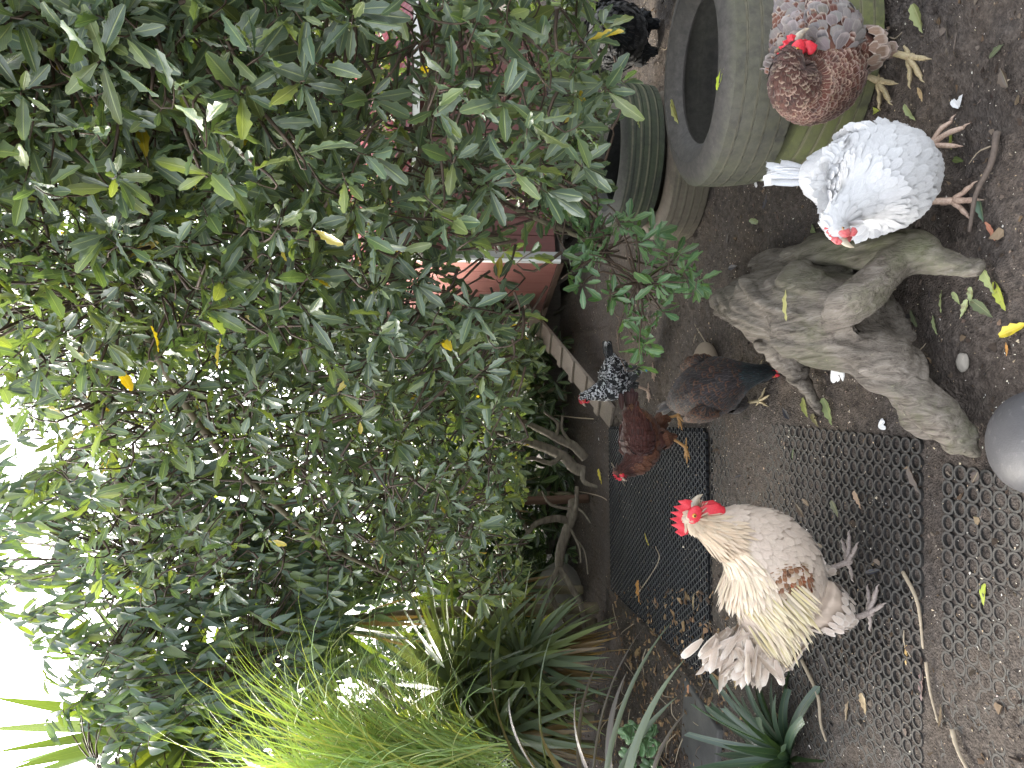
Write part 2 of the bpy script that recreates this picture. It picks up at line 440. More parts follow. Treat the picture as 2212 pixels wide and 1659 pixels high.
m = NM('red_roof_steel'); nz = m.noise(6, 4); m.base(m.mix(m.rng(nz, .4, .7, 0, .3), (.22, .022, .03), (.12, .03, .03))).rough(.28).spec(.7); M['roof'] = m.m
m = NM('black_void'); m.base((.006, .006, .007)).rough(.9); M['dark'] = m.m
coop = empty('chicken_coop', C0, 0, 'raised coop with pink side wall, maroon front boards and red corrugated roof', 'chicken coop')
def cb(name, r0, r1, b0, b1, z0, z1, mat, bev=.003):
    c = C0+rv*((r0+r1)/2)+bv*((b0+b1)/2)+Vector((0, 0, (z0+z1)/2))
    mb = MB(); V, F = box(c, (abs(r1-r0), abs(b1-b0), z1-z0), ROT); mb.add(V, F)
    o = mb.build(name, mat, coop, smooth=False)
    return bevel(o, bev) if bev else o
FL, WT, DEP, WID = .27, 1.40, 1.46, 2.3
x = .062
while x < WID-.02:                                            # front boards
    w = .148; cb('wall_board', x, min(x+w-.004, WID), 0.0, .018, FL+.02, WT+random.uniform(-.002, .002), M['coop_dark'], .002); x += w
x = .030; D0, D1 = .74, 1.02
while x < DEP:                                                # side boards round the pop door
    w = .178; x1 = min(x+w-.003, DEP)
    if x1 > D0 and x < D1:
        z = FL+.17
        cb('side_board', 0, .016, x, x1, FL, z-.01, M['coop_pink'], .002); cb('side_board', 0, .016, x, x1, z+.36, WT-.01, M['coop_pink'], .002)
    else: cb('side_board', 0, .016, x, x1, FL+.0, WT-.01, M['coop_pink'], .002)
    x += w
cb('door_frame', -.014, -.001, D0-.075, D0-.035, FL+.13, FL+.60, M['brown_post']); cb('door_frame', -.014, -.001, D1+.05, D1+.09, FL+.13, FL+.60, M['brown_post'])
cb('door_sill', -.05, .014, D0-.08, D1+.08, FL+.135, FL+.158, M['old_wood'])
cb('corner_trim', -.022, .0, -.022, .012, FL-.015, WT+.01, M['white_paint']); cb('corner_trim', .002, .060, -.024, -.001, FL-.015, WT+.01, M['shaded_white_paint'])
cb('bottom_batten', -.020, -.002, .03, DEP, FL-.045, FL-.002, M['brown_post'])
cb('floor_panel', .02, WID-.02, .02, DEP-.02, FL-.05, FL-.02, M['dark_wood'])
cb('interior_dark_sheet', .40, .42, .03, DEP-.03, FL, WT-.05, M['dark']); cb('back_wall', .0, WID, DEP, DEP+.02, FL, WT, M['coop_dark'])  # black sheet inside stands in for the darkness behind the pop door
for r_, b_ in ((.08, .10), (1.2, .06), (2.2, .06), (.06, DEP-.08), (1.2, DEP-.08), (2.2, DEP-.08)): cb('leg', r_-.04, r_+.04, b_-.04, b_+.04, -.05, FL-.052, M['dark_wood'])
for a, b in ((.12, .52), (.9, 1.35)):
    p0, p1 = C0+rv*.05+bv*a+Vector((0, 0, .02)), C0+rv*.05+bv*b+Vector((0, 0, FL-.05))
    mb = MB(); V, F, _ = tube([p0, p1], [.022, .022], 6, 3); mb.add(V, F); mb.build('brace', M['dark_wood'], coop, smooth=False)
# corrugated roof sloping up from the front eave
mb = MB(); nr = 230; rr = np.linspace(-.14, WID+.14, nr); V = []
for bb, zz in ((-.22, WT-.02), (.68, WT+.52)):
    for r_ in rr:
        p = C0+rv*float(r_)+bv*bb; V.append((p.x, p.y, zz+.012*math.cos(r_*2*math.pi/.076)))
for bb, zz in ((.70, WT+.52), (1.68, WT+.02)):
    for r_ in rr:
        p = C0+rv*float(r_)+bv*bb; V.append((p.x, p.y, zz+.012*math.cos(r_*2*math.pi/.076)))
F = [(i, i+1, nr+i+1, nr+i) for i in range(nr-1)]+[(2*nr+i, 2*nr+i+1, 3*nr+i+1, 3*nr+i) for i in range(nr-1)]
mb.add(V, F); o = mb.build('roof', M['roof'], coop); s_ = o.modifiers.new('s', 'SOLIDIFY'); s_.thickness = .0015
mb = MB(); pr = [(-.0, WT-.03), (.68, WT+.47), (1.46, WT-.03)]
for r_ in (.001, .017): pass
for r0 in (0.0, WID-.018):
    V = []; mb = MB()
    for r_ in (r0, r0+.018):
        for b_, z_ in pr: p = C0+rv*r_+bv*b_; V.append((p.x, p.y, z_))
    mb.add(V, [(0, 1, 2), (5, 4, 3), (0, 3, 4, 1), (1, 4, 5, 2), (2, 5, 3, 0)])
    mb.build('gable', M['coop_pink'], coop, smooth=False)
cb('fascia', -.1, WID+.1, -.20, -.178, WT-.09, WT-.035, M['white_paint'])

# ramp with cleats
R0, R1 = Vector((-.225, 4.86, .012)), C0-rv*.03+bv*((D0+D1)/2)+Vector((0, 0, FL+.135)); R1.z = FL+.14
ramp = empty('coop_ramp', R0, 0, 'weathered plank ramp with nailed cleats leading from the soil up to the coop pop door', 'ramp')
rd = (R1-R0); RL = rd.length; rd.normalize(); rx = rd.cross(Vector((0, 0, 1))).normalized(); rn = rx.cross(rd)
RM = Matrix((rx, rd, rn)).transposed()
mb = MB(); V, F = box((R0+R1)/2, (.165, RL, .024), RM.to_4x4()); mb.add(V, F); bevel(mb.build('plank', M['old_wood'], ramp, smooth=False), .004)
for k in range(6):
    p = R0+rd*(.20+.235*k)+rn*.0205
    mb = MB(); V, F = box(p, (.185+random.uniform(-.01, .01), .062, .017), (RM @ Matrix.Rotation(random.uniform(-.04, .04), 3, 'Z')).to_4x4()); mb.add(V, F); bevel(mb.build('cleat', M['old_wood'], ramp, smooth=False), .003)

# low damp board behind and post
mb = MB(); V, F = box((-.2, 6.55, .14), (2.6, .05, .16), Matrix.Rotation(R(4), 4, 'Z')); mb.add(V, F)
tag(bevel(mb.build('edging_board', M['dark_wood'], loc=(-.2, 6.55, .06), smooth=False)), 'long low dark damp board edging the bed behind the ramp', 'edging')
pb = P(1186, 1078, 5.7); mb = MB(); V, F, _ = tube([(pb.x, 5.7, .0), (pb.x-.01, 5.7, .55), (pb.x+.01, 5.72, 1.0)], [.034, .031, .030], 12, 12, .06); mb.add(V, F)
tag(mb.build('timber_post', M['brown_post'], loc=(pb.x, 5.7, .0)), 'upright reddish brown rough timber post behind the jade plant branches', 'post')

# ------------------------------------------------------------------ rubber mats
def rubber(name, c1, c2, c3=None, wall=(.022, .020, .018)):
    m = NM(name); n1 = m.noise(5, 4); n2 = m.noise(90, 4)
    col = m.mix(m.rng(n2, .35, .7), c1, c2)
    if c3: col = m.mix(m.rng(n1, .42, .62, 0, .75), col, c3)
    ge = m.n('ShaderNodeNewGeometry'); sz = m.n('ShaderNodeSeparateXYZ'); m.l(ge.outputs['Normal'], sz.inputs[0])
    col = m.mix(m.rng(sz.outputs[2], .6, .9), wall, col)          # dusty tops; pale sheen and dark holes painted in by facing
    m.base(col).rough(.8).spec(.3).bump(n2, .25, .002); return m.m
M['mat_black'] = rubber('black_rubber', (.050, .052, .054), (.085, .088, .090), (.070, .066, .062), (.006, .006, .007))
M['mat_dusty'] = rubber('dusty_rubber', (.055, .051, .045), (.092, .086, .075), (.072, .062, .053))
labels = ['clean black honeycomb rubber mat beyond the cream rooster, open dark holes', 'soil filled grey honeycomb rubber mat under the cream rooster', 'partly buried grey honeycomb rubber mat nearest the big smooth dark boulder']
for k, q in enumerate(MATS):
    mb = MB(); p = q['p']; nx, ny = int(q['s'][0]/p), int(q['s'][1]/p/(.87 if k == 0 else 1)); ns = 12
    ang = np.arange(ns)*2*math.pi/ns+math.pi/ns; ca, sa = np.cos(ang), np.sin(ang)
    sq = 1/np.maximum(np.abs(ca), np.abs(sa)); ro = np.minimum(sq, 1.09)*p*.502; ri = p*.385; ri2 = p*.345
    base = []
    for r_, z_ in ((ro, 0), (ro, q['th']*.93), (ro*.96, q['th']), (np.full(ns, ri), q['th']), (np.full(ns, ri*.96), q['th']*.9), (np.full(ns, ri2), 0)):
        base.append(np.stack([ca*r_, sa*r_, np.full(ns, z_)], -1))
    Vb = np.vstack(base); Fb = np.array([(a*ns+j, a*ns+(j+1) % ns, (a+1)*ns+(j+1) % ns, (a+1)*ns+j) for a in range(5) for j in range(ns)])
    cen = np.array([[(i-(nx-1)/2+(.5*(j % 2) if k == 0 else 0))*p, (j-(ny-1)/2)*p*(.87 if k == 0 else 1), 0] for j in range(ny) for i in range(nx)])
    VV = (Vb[None]+cen[:, None]).reshape(-1, 3); FF = (Fb[None]+(np.arange(len(cen))*len(Vb))[:, None, None]).reshape(-1, 4)
    VV[:, 2] += .004*(vnoise(VV[:, 0]*2.5, VV[:, 1]*2.5, 31+k)-.5)
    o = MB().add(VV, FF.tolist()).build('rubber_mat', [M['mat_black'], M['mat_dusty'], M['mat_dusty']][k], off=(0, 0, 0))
    o.data.polygons.foreach_set('use_smooth', np.zeros(len(o.data.polygons), dtype=bool))
    o.location = (*q['c'], q['z']); o.rotation_euler = (R(-.0), 0, q['rz']); tag(o, labels[k], 'rubber mat', 'honeycomb rubber mats')
m = NM('concrete'); n1 = m.noise(7, 5); n2 = m.noise(120, 4); m.base(m.mix(m.rng(n1, .35, .65), (.050, .048, .046), (.080, .077, .072))).rough(.85).bump(n2, .4, .003); M['concrete'] = m.m
sl = G(1500, 1590); mb = MB(); V, F = box((sl.x-.25, sl.y-.07, .010), (.95, .42, .03), Matrix.Rotation(R(-8), 4, 'Z')); mb.add(V, F)
tag(bevel(mb.build('paving_slab', M['concrete'], loc=(sl.x-.25, sl.y-.07, 0), smooth=False), .008, 3), 'plain grey paving slab lying beside the corner of the black mat', 'paving slab')

# ------------------------------------------------------------------ tyres
def tyre_mat(name, c1, c2, alg, amt):
    m = NM(name); n1 = m.noise(4, 4, .6); n2 = m.noise(45, 5, .7); n3_ = m.noise(160, 2)
    sp = m.n('ShaderNodeSeparateXYZ'); m.l(m.coord(), sp.inputs[0])
    rad = m.math('SQRT', m.math('ADD', m.math('POWER', sp.outputs[0], 2), m.math('POWER', sp.outputs[1], 2)))
    col = m.mix(m.rng(n2, .35, .7), c1, c2)
    f = m.math('MULTIPLY', m.rng(rad, .30, .33), m.rng(m.math('ADD', n1, m.math('MULTIPLY', n2, .4)), .55, .85, .15, amt))
    col = m.mix(f, col, alg); col = m.mix(m.rng(n3_, .68, .75, 0, .35), col, (.22, .2, .17))
    az = m.math('ABSOLUTE', m.math('DIVIDE', m.math('SUBTRACT', sp.outputs[2], .108), .108))
    g1 = m.math('MAXIMUM', m.rng(m.math('ABSOLUTE', m.math('SUBTRACT', az, .52)), .015, .05, 1, 0), m.rng(m.math('ABSOLUTE', m.math('SUBTRACT', az, .17)), .015, .05, 1, 0))
    col = m.mix(m.math('MULTIPLY', m.math('MULTIPLY', g1, m.rng(rad, .31, .32)), m.rng(n1, .3, .6, .2, .6)), col, (.20, .18, .12))
    col = m.mix(m.rng(m.noise(10, 5, .75), .52, .62, 0, .45), col, m.mix(.5, c1, (.03, .03, .03)))
    m.base(col).rough(.68).spec(.35).bump(n2, .3, .004); return m.m
M['tyre_a'] = tyre_mat('old_tyre_rubber', (.055, .050, .045), (.100, .090, .080), (.105, .108, .062), .75)
M['tyre_b'] = tyre_mat('mossy_tyre_rubber', (.060, .055, .045), (.105, .095, .075), (.135, .145, .055), 1.0)
M['tyre_c'] = tyre_mat('dark_mossy_tyre_rubber', (.028, .028, .026), (.050, .050, .045), (.055, .075, .032), .8)
M['tyre_d'] = tyre_mat('brown_tyre_rubber', (.105, .085, .068), (.16, .13, .10), (.10, .10, .06), .4)
def tyre(loc, Ro, Rb, W, mat, label, tilt=(0, 0), style=0):
    h = W/2
    prof = []   # (r, z, zone)
    prof += [(Rb, -h*.62, 0), (Rb+.012, -h*.78, 0), (Rb+.03, -h*.90, 0), (Rb+.055, -h*.985, 0), (Ro-.055, -h*.995, 0), (Ro-.032, -h*.93, 0), (Ro-.014, -h*.84, 2)]
    gro = [-.52, -.17, .17, .52]
    zz = [-.78]
    for g in gro: zz += [g-.035, g-.03, g+.03, g+.035]
    zz += [.78]
    for z_ in zz:
        dep = 0
        for g in gro:
            if abs(z_-g) < .032: dep = .005
        prof.append((Ro-dep-.006*z_*z_, z_*h, 1 if abs(z_) < .6 else 2))
    prof += [(Ro-.014, h*.84, 2), (Ro-.032, h*.93, 0), (Ro-.055, h*.995, 0), (Ro-.075, h*1.0, 0), (Rb+.055, h*.985, 0), (Rb+.050, h*.965, 0), (Rb+.03, h*.90, 0), (Rb+.012, h*.78, 0), (Rb, h*.62, 0),
             (Rb+.004, h*.55, 3), (Rb+.045, h*.80, 3), (Ro-.05, h*.84, 3), (Ro-.028, h*.6, 3), (Ro-.024, 0, 3), (Ro-.028, -h*.6, 3), (Ro-.05, -h*.84, 3), (Rb+.045, -h*.80, 3), (Rb+.004, -h*.55, 3)]
    n = 240; V = []; K = len(prof)
    for i in range(n):
        a = 2*math.pi*i/n
        for (r_, z_, zn) in prof:
            rr_ = r_
            if zn == 2:
                ph = (i+int(z_/h*9)) % 8
                if ph == 0: rr_ -= .004
            elif zn == 1 and style and (i+int(z_*120)) % 6 == 0: rr_ -= .003
            rr_ += .0016*math.sin(3*a+1)
            V.append((rr_*math.cos(a), rr_*math.sin(a), z_+h+.002*math.sin(2*a)))
    F = [(i*K+j, ((i+1) % n)*K+j, ((i+1) % n)*K+(j+1) % K, i*K+(j+1) % K) for i in range(n) for j in range(K)]
    mb = MB(); mb.add(V, F); o = mb.build('old_tyre', mat, off=(0, 0, 0)); o.location = loc; o.rotation_euler = (tilt[0], tilt[1], random.random()*6)
    o.data.set_sharp_from_angle(angle=R(28))
    return tag(o, label, 'tyre', 'old tyres stacked on the soil')
TX, TY = .945, 2.14
tyre((TX+.02, TY+.02, .0), .335, .205, .225, M['tyre_b'], 'moss green lower tyre of the front stack, behind the white and laced brown hens', (R(0), 0))
tyre((TX, TY-.005, .226), .335, .205, .215, M['tyre_a'], 'top tyre of the front stack, dusty sidewall and wide dark opening', (R(-4), R(1)), 1)
tyre((1.01, 3.36, .0), .335, .2, .20, M['tyre_d'], 'brown dusty tyre at the bottom of the rear stack', (0, 0), 1)
tyre((1.06, 3.40, .20), .325, .2, .195, M['tyre_c'], 'dark green tyre on top of the rear stack under drooping leaves', (R(-1), 0))

# ------------------------------------------------------------------ old stump with roots
m = NM('driftwood'); v = m.mapped((34, 3.4, 26)); a = m.noise(1.8, 7, .72, v, .9); b = m.noise(3.5, 4, .6); c = m.noise(70, 3)
sp = m.n('ShaderNodeSeparateXYZ'); m.l(m.coord(), sp.inputs[0])
col = m.ramp(a, [(.30, (.035, .028, .022)), (.44, (.125, .105, .085)), (.60, (.205, .178, .148)), (.78, (.30, .265, .225))])
mossf = m.math('MULTIPLY', m.rng(m.math('ADD', b, m.math('MULTIPLY', c, .25)), .56, .80, 0, .6), m.rng(sp.outputs[1], .1, -.5, .06, 1))
col = m.mix(mossf, col, (.10, .115, .045)); col = m.mix(m.rng(c, .70, .78, 0, .4), col, (.4, .38, .25))
m.base(col).rough(.85).spec(.25).bump(m.math('ADD', a, m.math('MULTIPLY', c, .12)), .8, .012); M['drift'] = m.m
def gp(x, y, z, r): q = G(x, y, z); return (q.x, q.y, q.z, r)
segs = [
    [gp(1562, 655, .05, .050), gp(1592, 652, .065, .085), gp(1650, 655, .09, .118), gp(1730, 665, .11, .130), gp(1812, 690, .11, .125), gp(1870, 705, .10, .105)],
    [gp(1640, 585, .06, .06), gp(1740, 552, .08, .052), gp(1850, 542, .085, .046), gp(1950, 548, .08, .048), gp(2030, 568, .06, .038), gp(2095, 582, .045, .028), gp(2125, 588, .035, .02)],
    [gp(1800, 700, .19, .030), gp(1838, 672, .20, .044), gp(1890, 620, .165, .048), gp(1945, 565, .10, .046)],
    [gp(1800, 715, .10, .090), gp(1870, 748, .11, .082), gp(1940, 798, .105, .062), gp(2000, 862, .09, .048), gp(2060, 930, .07, .036), gp(2100, 968, .05, .025), gp(2122, 983, .035, .014)],
    [gp(1700, 730, .08, .085), gp(1715, 790, .06, .050), gp(1745, 850, .05, .034), gp(1776, 900, .035, .013)],
    [gp(1880, 690, .04, .09), gp(1935, 705, .01, .06), gp(1975, 735, -.01, .04)],
    [gp(1935, 800, .10, .06), gp(2000, 880, .055, .050), gp(2040, 930, .03, .025)]]
mb = MB()
for i, sgm in enumerate(segs):
    V, F, _ = tube([q[:3] for q in sgm], [q[3] for q in sgm], 14, 22, .05, i); mb.add(V, F)
V, N, F = remeshed(mb, .0075, 5)
dirs = np.array([.22, 1.0, 0]); dirs /= np.linalg.norm(dirs)
al = V @ dirs; pe = V @ np.array([1.0, -.22, 0])
ph = pe*26+V[:, 2]*22+1.6*vnoise(al*3, pe*6, 5)
gr = vnoise(ph, al*2.0+V[:, 2]*2, 11)*.6+vnoise(ph*2.1, al*4.2, 12)*.4
hol = n3(V, (9, 9, 9), 7)
crk = np.maximum(0, .32-np.abs(gr-.5)*4)*.028
V = V+N*((gr-.5)*.036+(hol-.5)*.060-crk)[:, None]
rl = G(1760, 650)
mb = MB(); mb.add(V, F)
tag(mb.build('tree_stump', M['drift'], loc=(rl.x, rl.y, 0)), 'weathered grey driftwood stump with spreading mossy roots lying on the soil', 'tree stump')

# ------------------------------------------------------------------ stones
def stone_mat(name, c1, c2, sc=30, rough=.7, spots=None):
    m = NM(name); a = m.noise(3.5, 5, .6); b = m.noise(sc, 4, .65)
    col = m.mix(m.rng(a, .35, .65), c1, c2); col = m.mix(m.rng(b, .6, .75, 0, .5), col, spots or tuple(q*1.8 for q in c2))
    m.base(col).rough(rough).bump(b, .3, .004); return m.m
M['st_dark'] = stone_mat('dark_river_stone', (.050, .048, .050), (.078, .075, .078), 60, .55, (.17, .165, .16))
M['st_tan'] = stone_mat('tan_stone', (.20, .155, .11), (.28, .22, .16), 45, .85, (.09, .07, .055))
M['st_grey'] = stone_mat('grey_stone', (.12, .115, .10), (.19, .175, .15), 40, .85)  # mottled grey stone with paler specks
def stone(loc, s, rz, mat, label, amp=.06, seed=0, tilt=0):
    V, F = sphere((0, 0, 0), (1, 1, 1), 48, 30); N = V.copy()
    d = (n3(V+seed*3, (1.3,)*3, seed)-.5)*amp*4+(n3(V+seed, (4,)*3, seed+4)-.5)*amp*.8
    V = (V+N*d[:, None])*np.array(s)
    mb = MB(); mb.add(V, F); o = mb.build('stone', mat, off=(0, 0, 0)); o.location = loc; o.rotation_euler = (tilt, 0, rz)
    return tag(o, label, 'stone')
q = G(2225, 955, .03); stone((q.x, q.y-.01, .025), (.105, .110, .070), .3, M['st_dark'], 'large smooth dark grey boulder touching the tip of the stump root', .035, 1)
q = G(1523, 800, .04); stone((q.x, q.y, .04), (.125, .085, .055), -.05, M['st_tan'], 'tan speckled oval stone behind the dark hen', .03, 2)
q = G(1262, 1320, 0); stone((q.x+.05, q.y+.15, .16), (.30, .25, .22), .5, M['st_grey'], 'rounded grey boulder in shade under the forked bare branches', .07, 3)
q = G(1236, 985, 0); stone((q.x, q.y+.1, .10), (.17, .14, .13), .9, M['st_grey'], 'dull brown rock half hidden behind the curved jade stems', .07, 5)
q = G(2092, 782, 0); stone((q.x, q.y, .014), (.022, .016, .012), .2, stone_mat('pale_stone', (.20, .18, .15), (.28, .25, .21), 60, .9), 'small pale angular pebble on the soil between the stump roots', .22, 6)

# ------------------------------------------------------------------ poultry
def feather_geo(rows=5, point=.35, cup=.18, curl=.05, w=.5, ragged=0.0, rs=None):
    V = []; U = []
    for i in range(rows+1):
        t = i/rows
        ww = w*(.35+.65*min(1, t/.35))*(1 if t < .62 else math.sqrt(max(0, 1-((t-.62)/.38)**(2.2-point))))
        if point > .6: ww = w*math.sin(math.pi*(t*.9+.07))**.7
        ww = max(ww, .02)
        for j, s in enumerate((-1, 0, 1)):
            back = .06*abs(s)*(1 if i == rows else 0)
            rg = ragged*(rs.rand()-.5) if ragged and rs is not None else 0
            V.append((s*ww, t-back+rg, -cup*s*s*ww*.9-curl*t*t)); U.append((.5+.5*s, t))
    F = [(i*3+j, i*3+j+1, (i+1)*3+j+1, (i+1)*3+j) for i in range(rows) for j in range(2)]
    return np.array(V), F, np.array(U)
_r = np.random.RandomState(3)
FV = {'round': feather_geo(5, .1, .25, .04, .42), 'hackle': feather_geo(6, 1.0, .2, .10, .14), 'fluff': feather_geo(5, .3, .3, .22, .42, .08, _r), 'long': feather_geo(8, .3, .15, .06, .5),
      'curl': feather_geo(9, .3, .2, .38, .5, .04, _r)}
FV['soft'] = feather_geo(5, .55, .25, .10, .30, .05, _r)
class Plume:
    def __init__(s, kinds): s.k = kinds; s.d = {k: [] for k in kinds}
    def add(s, kind, A, p, t, e): s.d[kind].append((A, p, t, e))
    def build(s, name, root):
        mb = MB()
        for k, L in s.d.items():
            if not L: continue
            V, F, U = FV[k]; F = np.asarray(F)
            A = np.array([i[0] for i in L]); Pp = np.array([i[1] for i in L]); T = np.array([i[2] for i in L]); E = np.array([i[3] for i in L])
            VV = np.einsum('nij,vj->nvi', A, V)+Pp[:, None]; n, v = VV.shape[:2]
            mb.add(VV.reshape(-1, 3), (F[None]+(np.arange(n)*v)[:, None, None]).reshape(-1, 4).tolist(), np.tile(U, (n, 1)), np.repeat(T, v, 0), np.repeat(E, v, 0))
        return tag(mb.build(name, M['feather'], root, off=(0, 0, 0)), kind='stuff')
class Loft:
    shr = .006; jn = .10
    """stations: x, y, z, h, w  from the tail to the head"""
    def __init__(s, st, n=60):
        st = np.asarray(st, float)
        s.C, rw = smooth_path(st[:, :3], st[:, 3:5], n); s.h = np.maximum(rw[:, 0], .003); s.w = np.maximum(rw[:, 1], .003)
        s.n = n; T = np.gradient(s.C, axis=0); s.T = T/np.linalg.norm(T, axis=1)[:, None]
        s.L = np.linalg.norm(np.diff(s.C, axis=0), axis=1).sum()
        B = np.array([0, 1., 0]); s.B = []; s.N = []
        for i in range(n):
            B = B-s.T[i]*np.dot(B, s.T[i]); B /= np.linalg.norm(B); s.B.append(B.copy()); s.N.append(np.cross(s.T[i], B))
        s.B = np.array(s.B); s.N = np.array(s.N)
    def pt(s, t, a):
        f = t*(s.n-1); i = min(int(f), s.n-2); f -= i
        g = lambda A: A[i]*(1-f)+A[i+1]*f
        return g(s.C)+g(s.N)*g(s.h)*math.sin(a)+g(s.B)*g(s.w)*math.cos(a)
    def frame(s, t, a):
        p = s.pt(t, a); dt = .012; q = s.pt(max(t-dt, 0), a); q2 = s.pt(min(t+dt, 1), a)
        back = q-q2; back /= np.linalg.norm(back)+1e-9
        e = s.pt(t, a+.05)-s.pt(t, a-.05); n = np.cross(e, back); n /= np.linalg.norm(n)+1e-9
        c = s.C[min(int(t*(s.n-1)+.5), s.n-1)]
        if np.dot(n, p-c) < 0: n = -n
        return p, back, n
    def solid(s, mb, ns=20):
        h0, w0 = s.h.copy(), s.w.copy(); s.h = np.maximum(h0-np.minimum(Loft.shr, h0*.28), .0045); s.w = np.maximum(w0-np.minimum(Loft.shr, w0*.28), .0045)
        V = [s.pt(i/(s.n-1), 2*math.pi*j/ns) for i in range(s.n) for j in range(ns)]
        F = [(i*ns+j, i*ns+(j+1) % ns, (i+1)*ns+(j+1) % ns, (i+1)*ns+j) for i in range(s.n-1) for j in range(ns)]
        s.h, s.w = h0, w0; V += [s.C[0], s.C[-1]]; k = s.n*ns
        F += [(k, (j+1) % ns, j) for j in range(ns)]+[(k+1, (s.n-1)*ns+j, (s.n-1)*ns+(j+1) % ns) for j in range(ns)]
        mb.add(np.array(V), F)
def clothe(pl, lf, reg, rs, t0=0.0, t1=1.0, dens=1.0):
    """reg(t, a) -> (kind, length, width, tilt, tint, edge, inward) ; rows of feathers from the tail forward"""
    t = t0
    while t < t1:
        i = min(int(t*(lf.n-1)), lf.n-1); circ = math.pi*(lf.h[i]+lf.w[i])
        r = reg(t, math.pi/2, rs); n = max(5, int(circ/(r[2]*.62)*dens)); ph = rs.rand()*6.28
        for k in range(n):
            a = ph+2*math.pi*(k+rs.uniform(-.25, .25))/n; tt = min(max(t+rs.uniform(-.35, .35)*r[1]*.4/lf.L, 0), 1)
            q = reg(tt, a, rs)
            if q is None: continue
            kind, L, W, tilt, ti, ed = q[:6]
            p, back, nn = lf.frame(tt, a)
            tilt = tilt+.05; d = back*math.cos(tilt)+nn*math.sin(tilt)+rs.randn(3)*.05
            if len(q) > 6: d = d+np.array(q[6])
            d /= np.linalg.norm(d)
            A = basis(d, nn+rs.randn(3)*Loft.jn); A[:, 1] *= L*rs.uniform(.85, 1.15); A[:, 0] *= W*rs.uniform(.9, 1.1)/.84*(3 if kind == 'hackle' else 1); A[:, 2] *= L*.45
            pl.add(kind, A, p-nn*.0012, ti, ed)
        t += r[1]*.40/lf.L/dens
def jit(c, rs, a=.12):
    c = np.asarray(c, float); return np.clip(c*(1+rs.randn()*a)+rs.randn(3)*a*.15*c, .003, 1)
def leg_mesh(hock, ankle, yaw, mat_sz=1.0, toe=.055, flat=True, curl=0.0):
    mb = MB(); s = mat_sz; hock = np.array(hock, float); ankle = np.array(ankle, float)
    def tb(p, r, ns=8, n=None):
        V, F, uv = tube(p, r, ns, n, .04, 3); mb.add(V, F, uv)
    tb([hock+[0, 0, .012], hock, (hock*.5+ankle*.5), ankle+[0, 0, .006], ankle], [.009*s, .0088*s, .0062*s, .0072*s, .0085*s])
    for ang, ln, th in ((yaw, 1.15, 1.0), (yaw+.62, .92, .92), (yaw-.62, .92, .92), (yaw+math.pi+.15, .62, .8)):
        d = np.array([math.cos(ang), math.sin(ang), 0]); l = toe*ln
        b = ankle.copy(); up = .006*s
        tb([b+[0, 0, .002], b+d*l*.22+[0, 0, up-curl*.02], b+d*l*.5+[0, 0, up*.2-curl*.25*l], b+d*l*.72+[0, 0, up*.3-curl*.5*l], b+d*l*.95+[0, 0, -.001-curl*.9*l]],
           [.0075*s, .0062*s*th, .0050*s*th, .0054*s*th, .0036*s*th], 8, 14)
        e = b+d*l*.93+np.array([0, 0, -.000-curl*.9*l])
        tb([e, e+d*.008*s+[0, 0, .0015], e+d*.015*s+[0, 0, -.004]], [.0032*s, .0022*s, .0004], 6)
    return mb
def eye(hm, side, off, r, root, head):
    p = np.array(off)*[1, side, 1]
    mb = MB(); V, F = sphere((0, 0, 0), (r, r*.75, r), 14, 9); mb.add((V+p) @ hm[0].T+hm[1], F); e = mb.build('eye', M['eye_iris'], root, off=(0, 0, 0))
    mb = MB(); V, F = sphere((0, side*r*.42, 0), (r*.55, r*.45, r*.55), 12, 8); mb.add((V+p) @ hm[0].T+hm[1], F); o = mb.build('pupil', M['eye_pupil'], e, off=(0, 0, 0))
    return e
def comb_mesh(hm, L, H, teeth, th, base, droop=0.0, rs=None):
    """serrated blade over the crown; base = (x0, z0, x1, z1) along the head in head space"""
    x0, z0, x1, z1 = base; n = 60; top = []; bot = []
    for i in range(n+1):
        t = i/n; x = x0+(x1-x0)*t; z = z0+(z1-z0)*t
        env = math.sin(math.pi*min(1, .12+t*.80))**.7
        saw = 1-abs(((t*teeth) % 1)*2-1)
        top.append((x-L*.10*t, z+H*env*(.55+.45*saw**1.2))); bot.append((x, z-.004))
    V = []; F = []
    rows = 5
    for i in range(n+1):
        for r_ in range(rows+1):
            f = r_/rows; x = bot[i][0]*(1-f)+top[i][0]*f; z = bot[i][1]*(1-f)+top[i][1]*f
            w = th*(1-f*.75)*(1 if 0 < i < n else .3)
            wob = math.sin(i*.33+r_)*.0012+droop*f*f
            V += [(x, w+wob, z), (x, -w+wob, z)]
    K = (rows+1)*2
    for i in range(n):
        for r_ in range(rows):
            a = i*K+r_*2; b = (i+1)*K+r_*2
            F += [(a, b, b+2, a+2), (a+1, a+3, b+3, b+1)]
        a = i*K+rows*2; b = (i+1)*K+rows*2; F.append((a, b, b+1, a+1)); a = i*K; b = (i+1)*K; F.append((a, a+1, b+1, b))
    for i in (0, n):
        for r_ in range(rows): a = i*K+r_*2; F.append((a, a+1, a+3, a+2) if i == 0 else (a, a+2, a+3, a+1))
    return (np.array(V) @ hm[0].T)+hm[1], F
def lobe(hm, pts, rad, flat, side_axis=1):
    V, F, uv = tube(pts, rad, 12, 14); c = V.mean(0); V = V.copy(); V[:, side_axis] = c[side_axis]+(V[:, side_axis]-c[side_axis])*flat
    V[:, 0] += .0012*np.sin(V[:, 2]*300)
    return V @ hm[0].T+hm[1], F
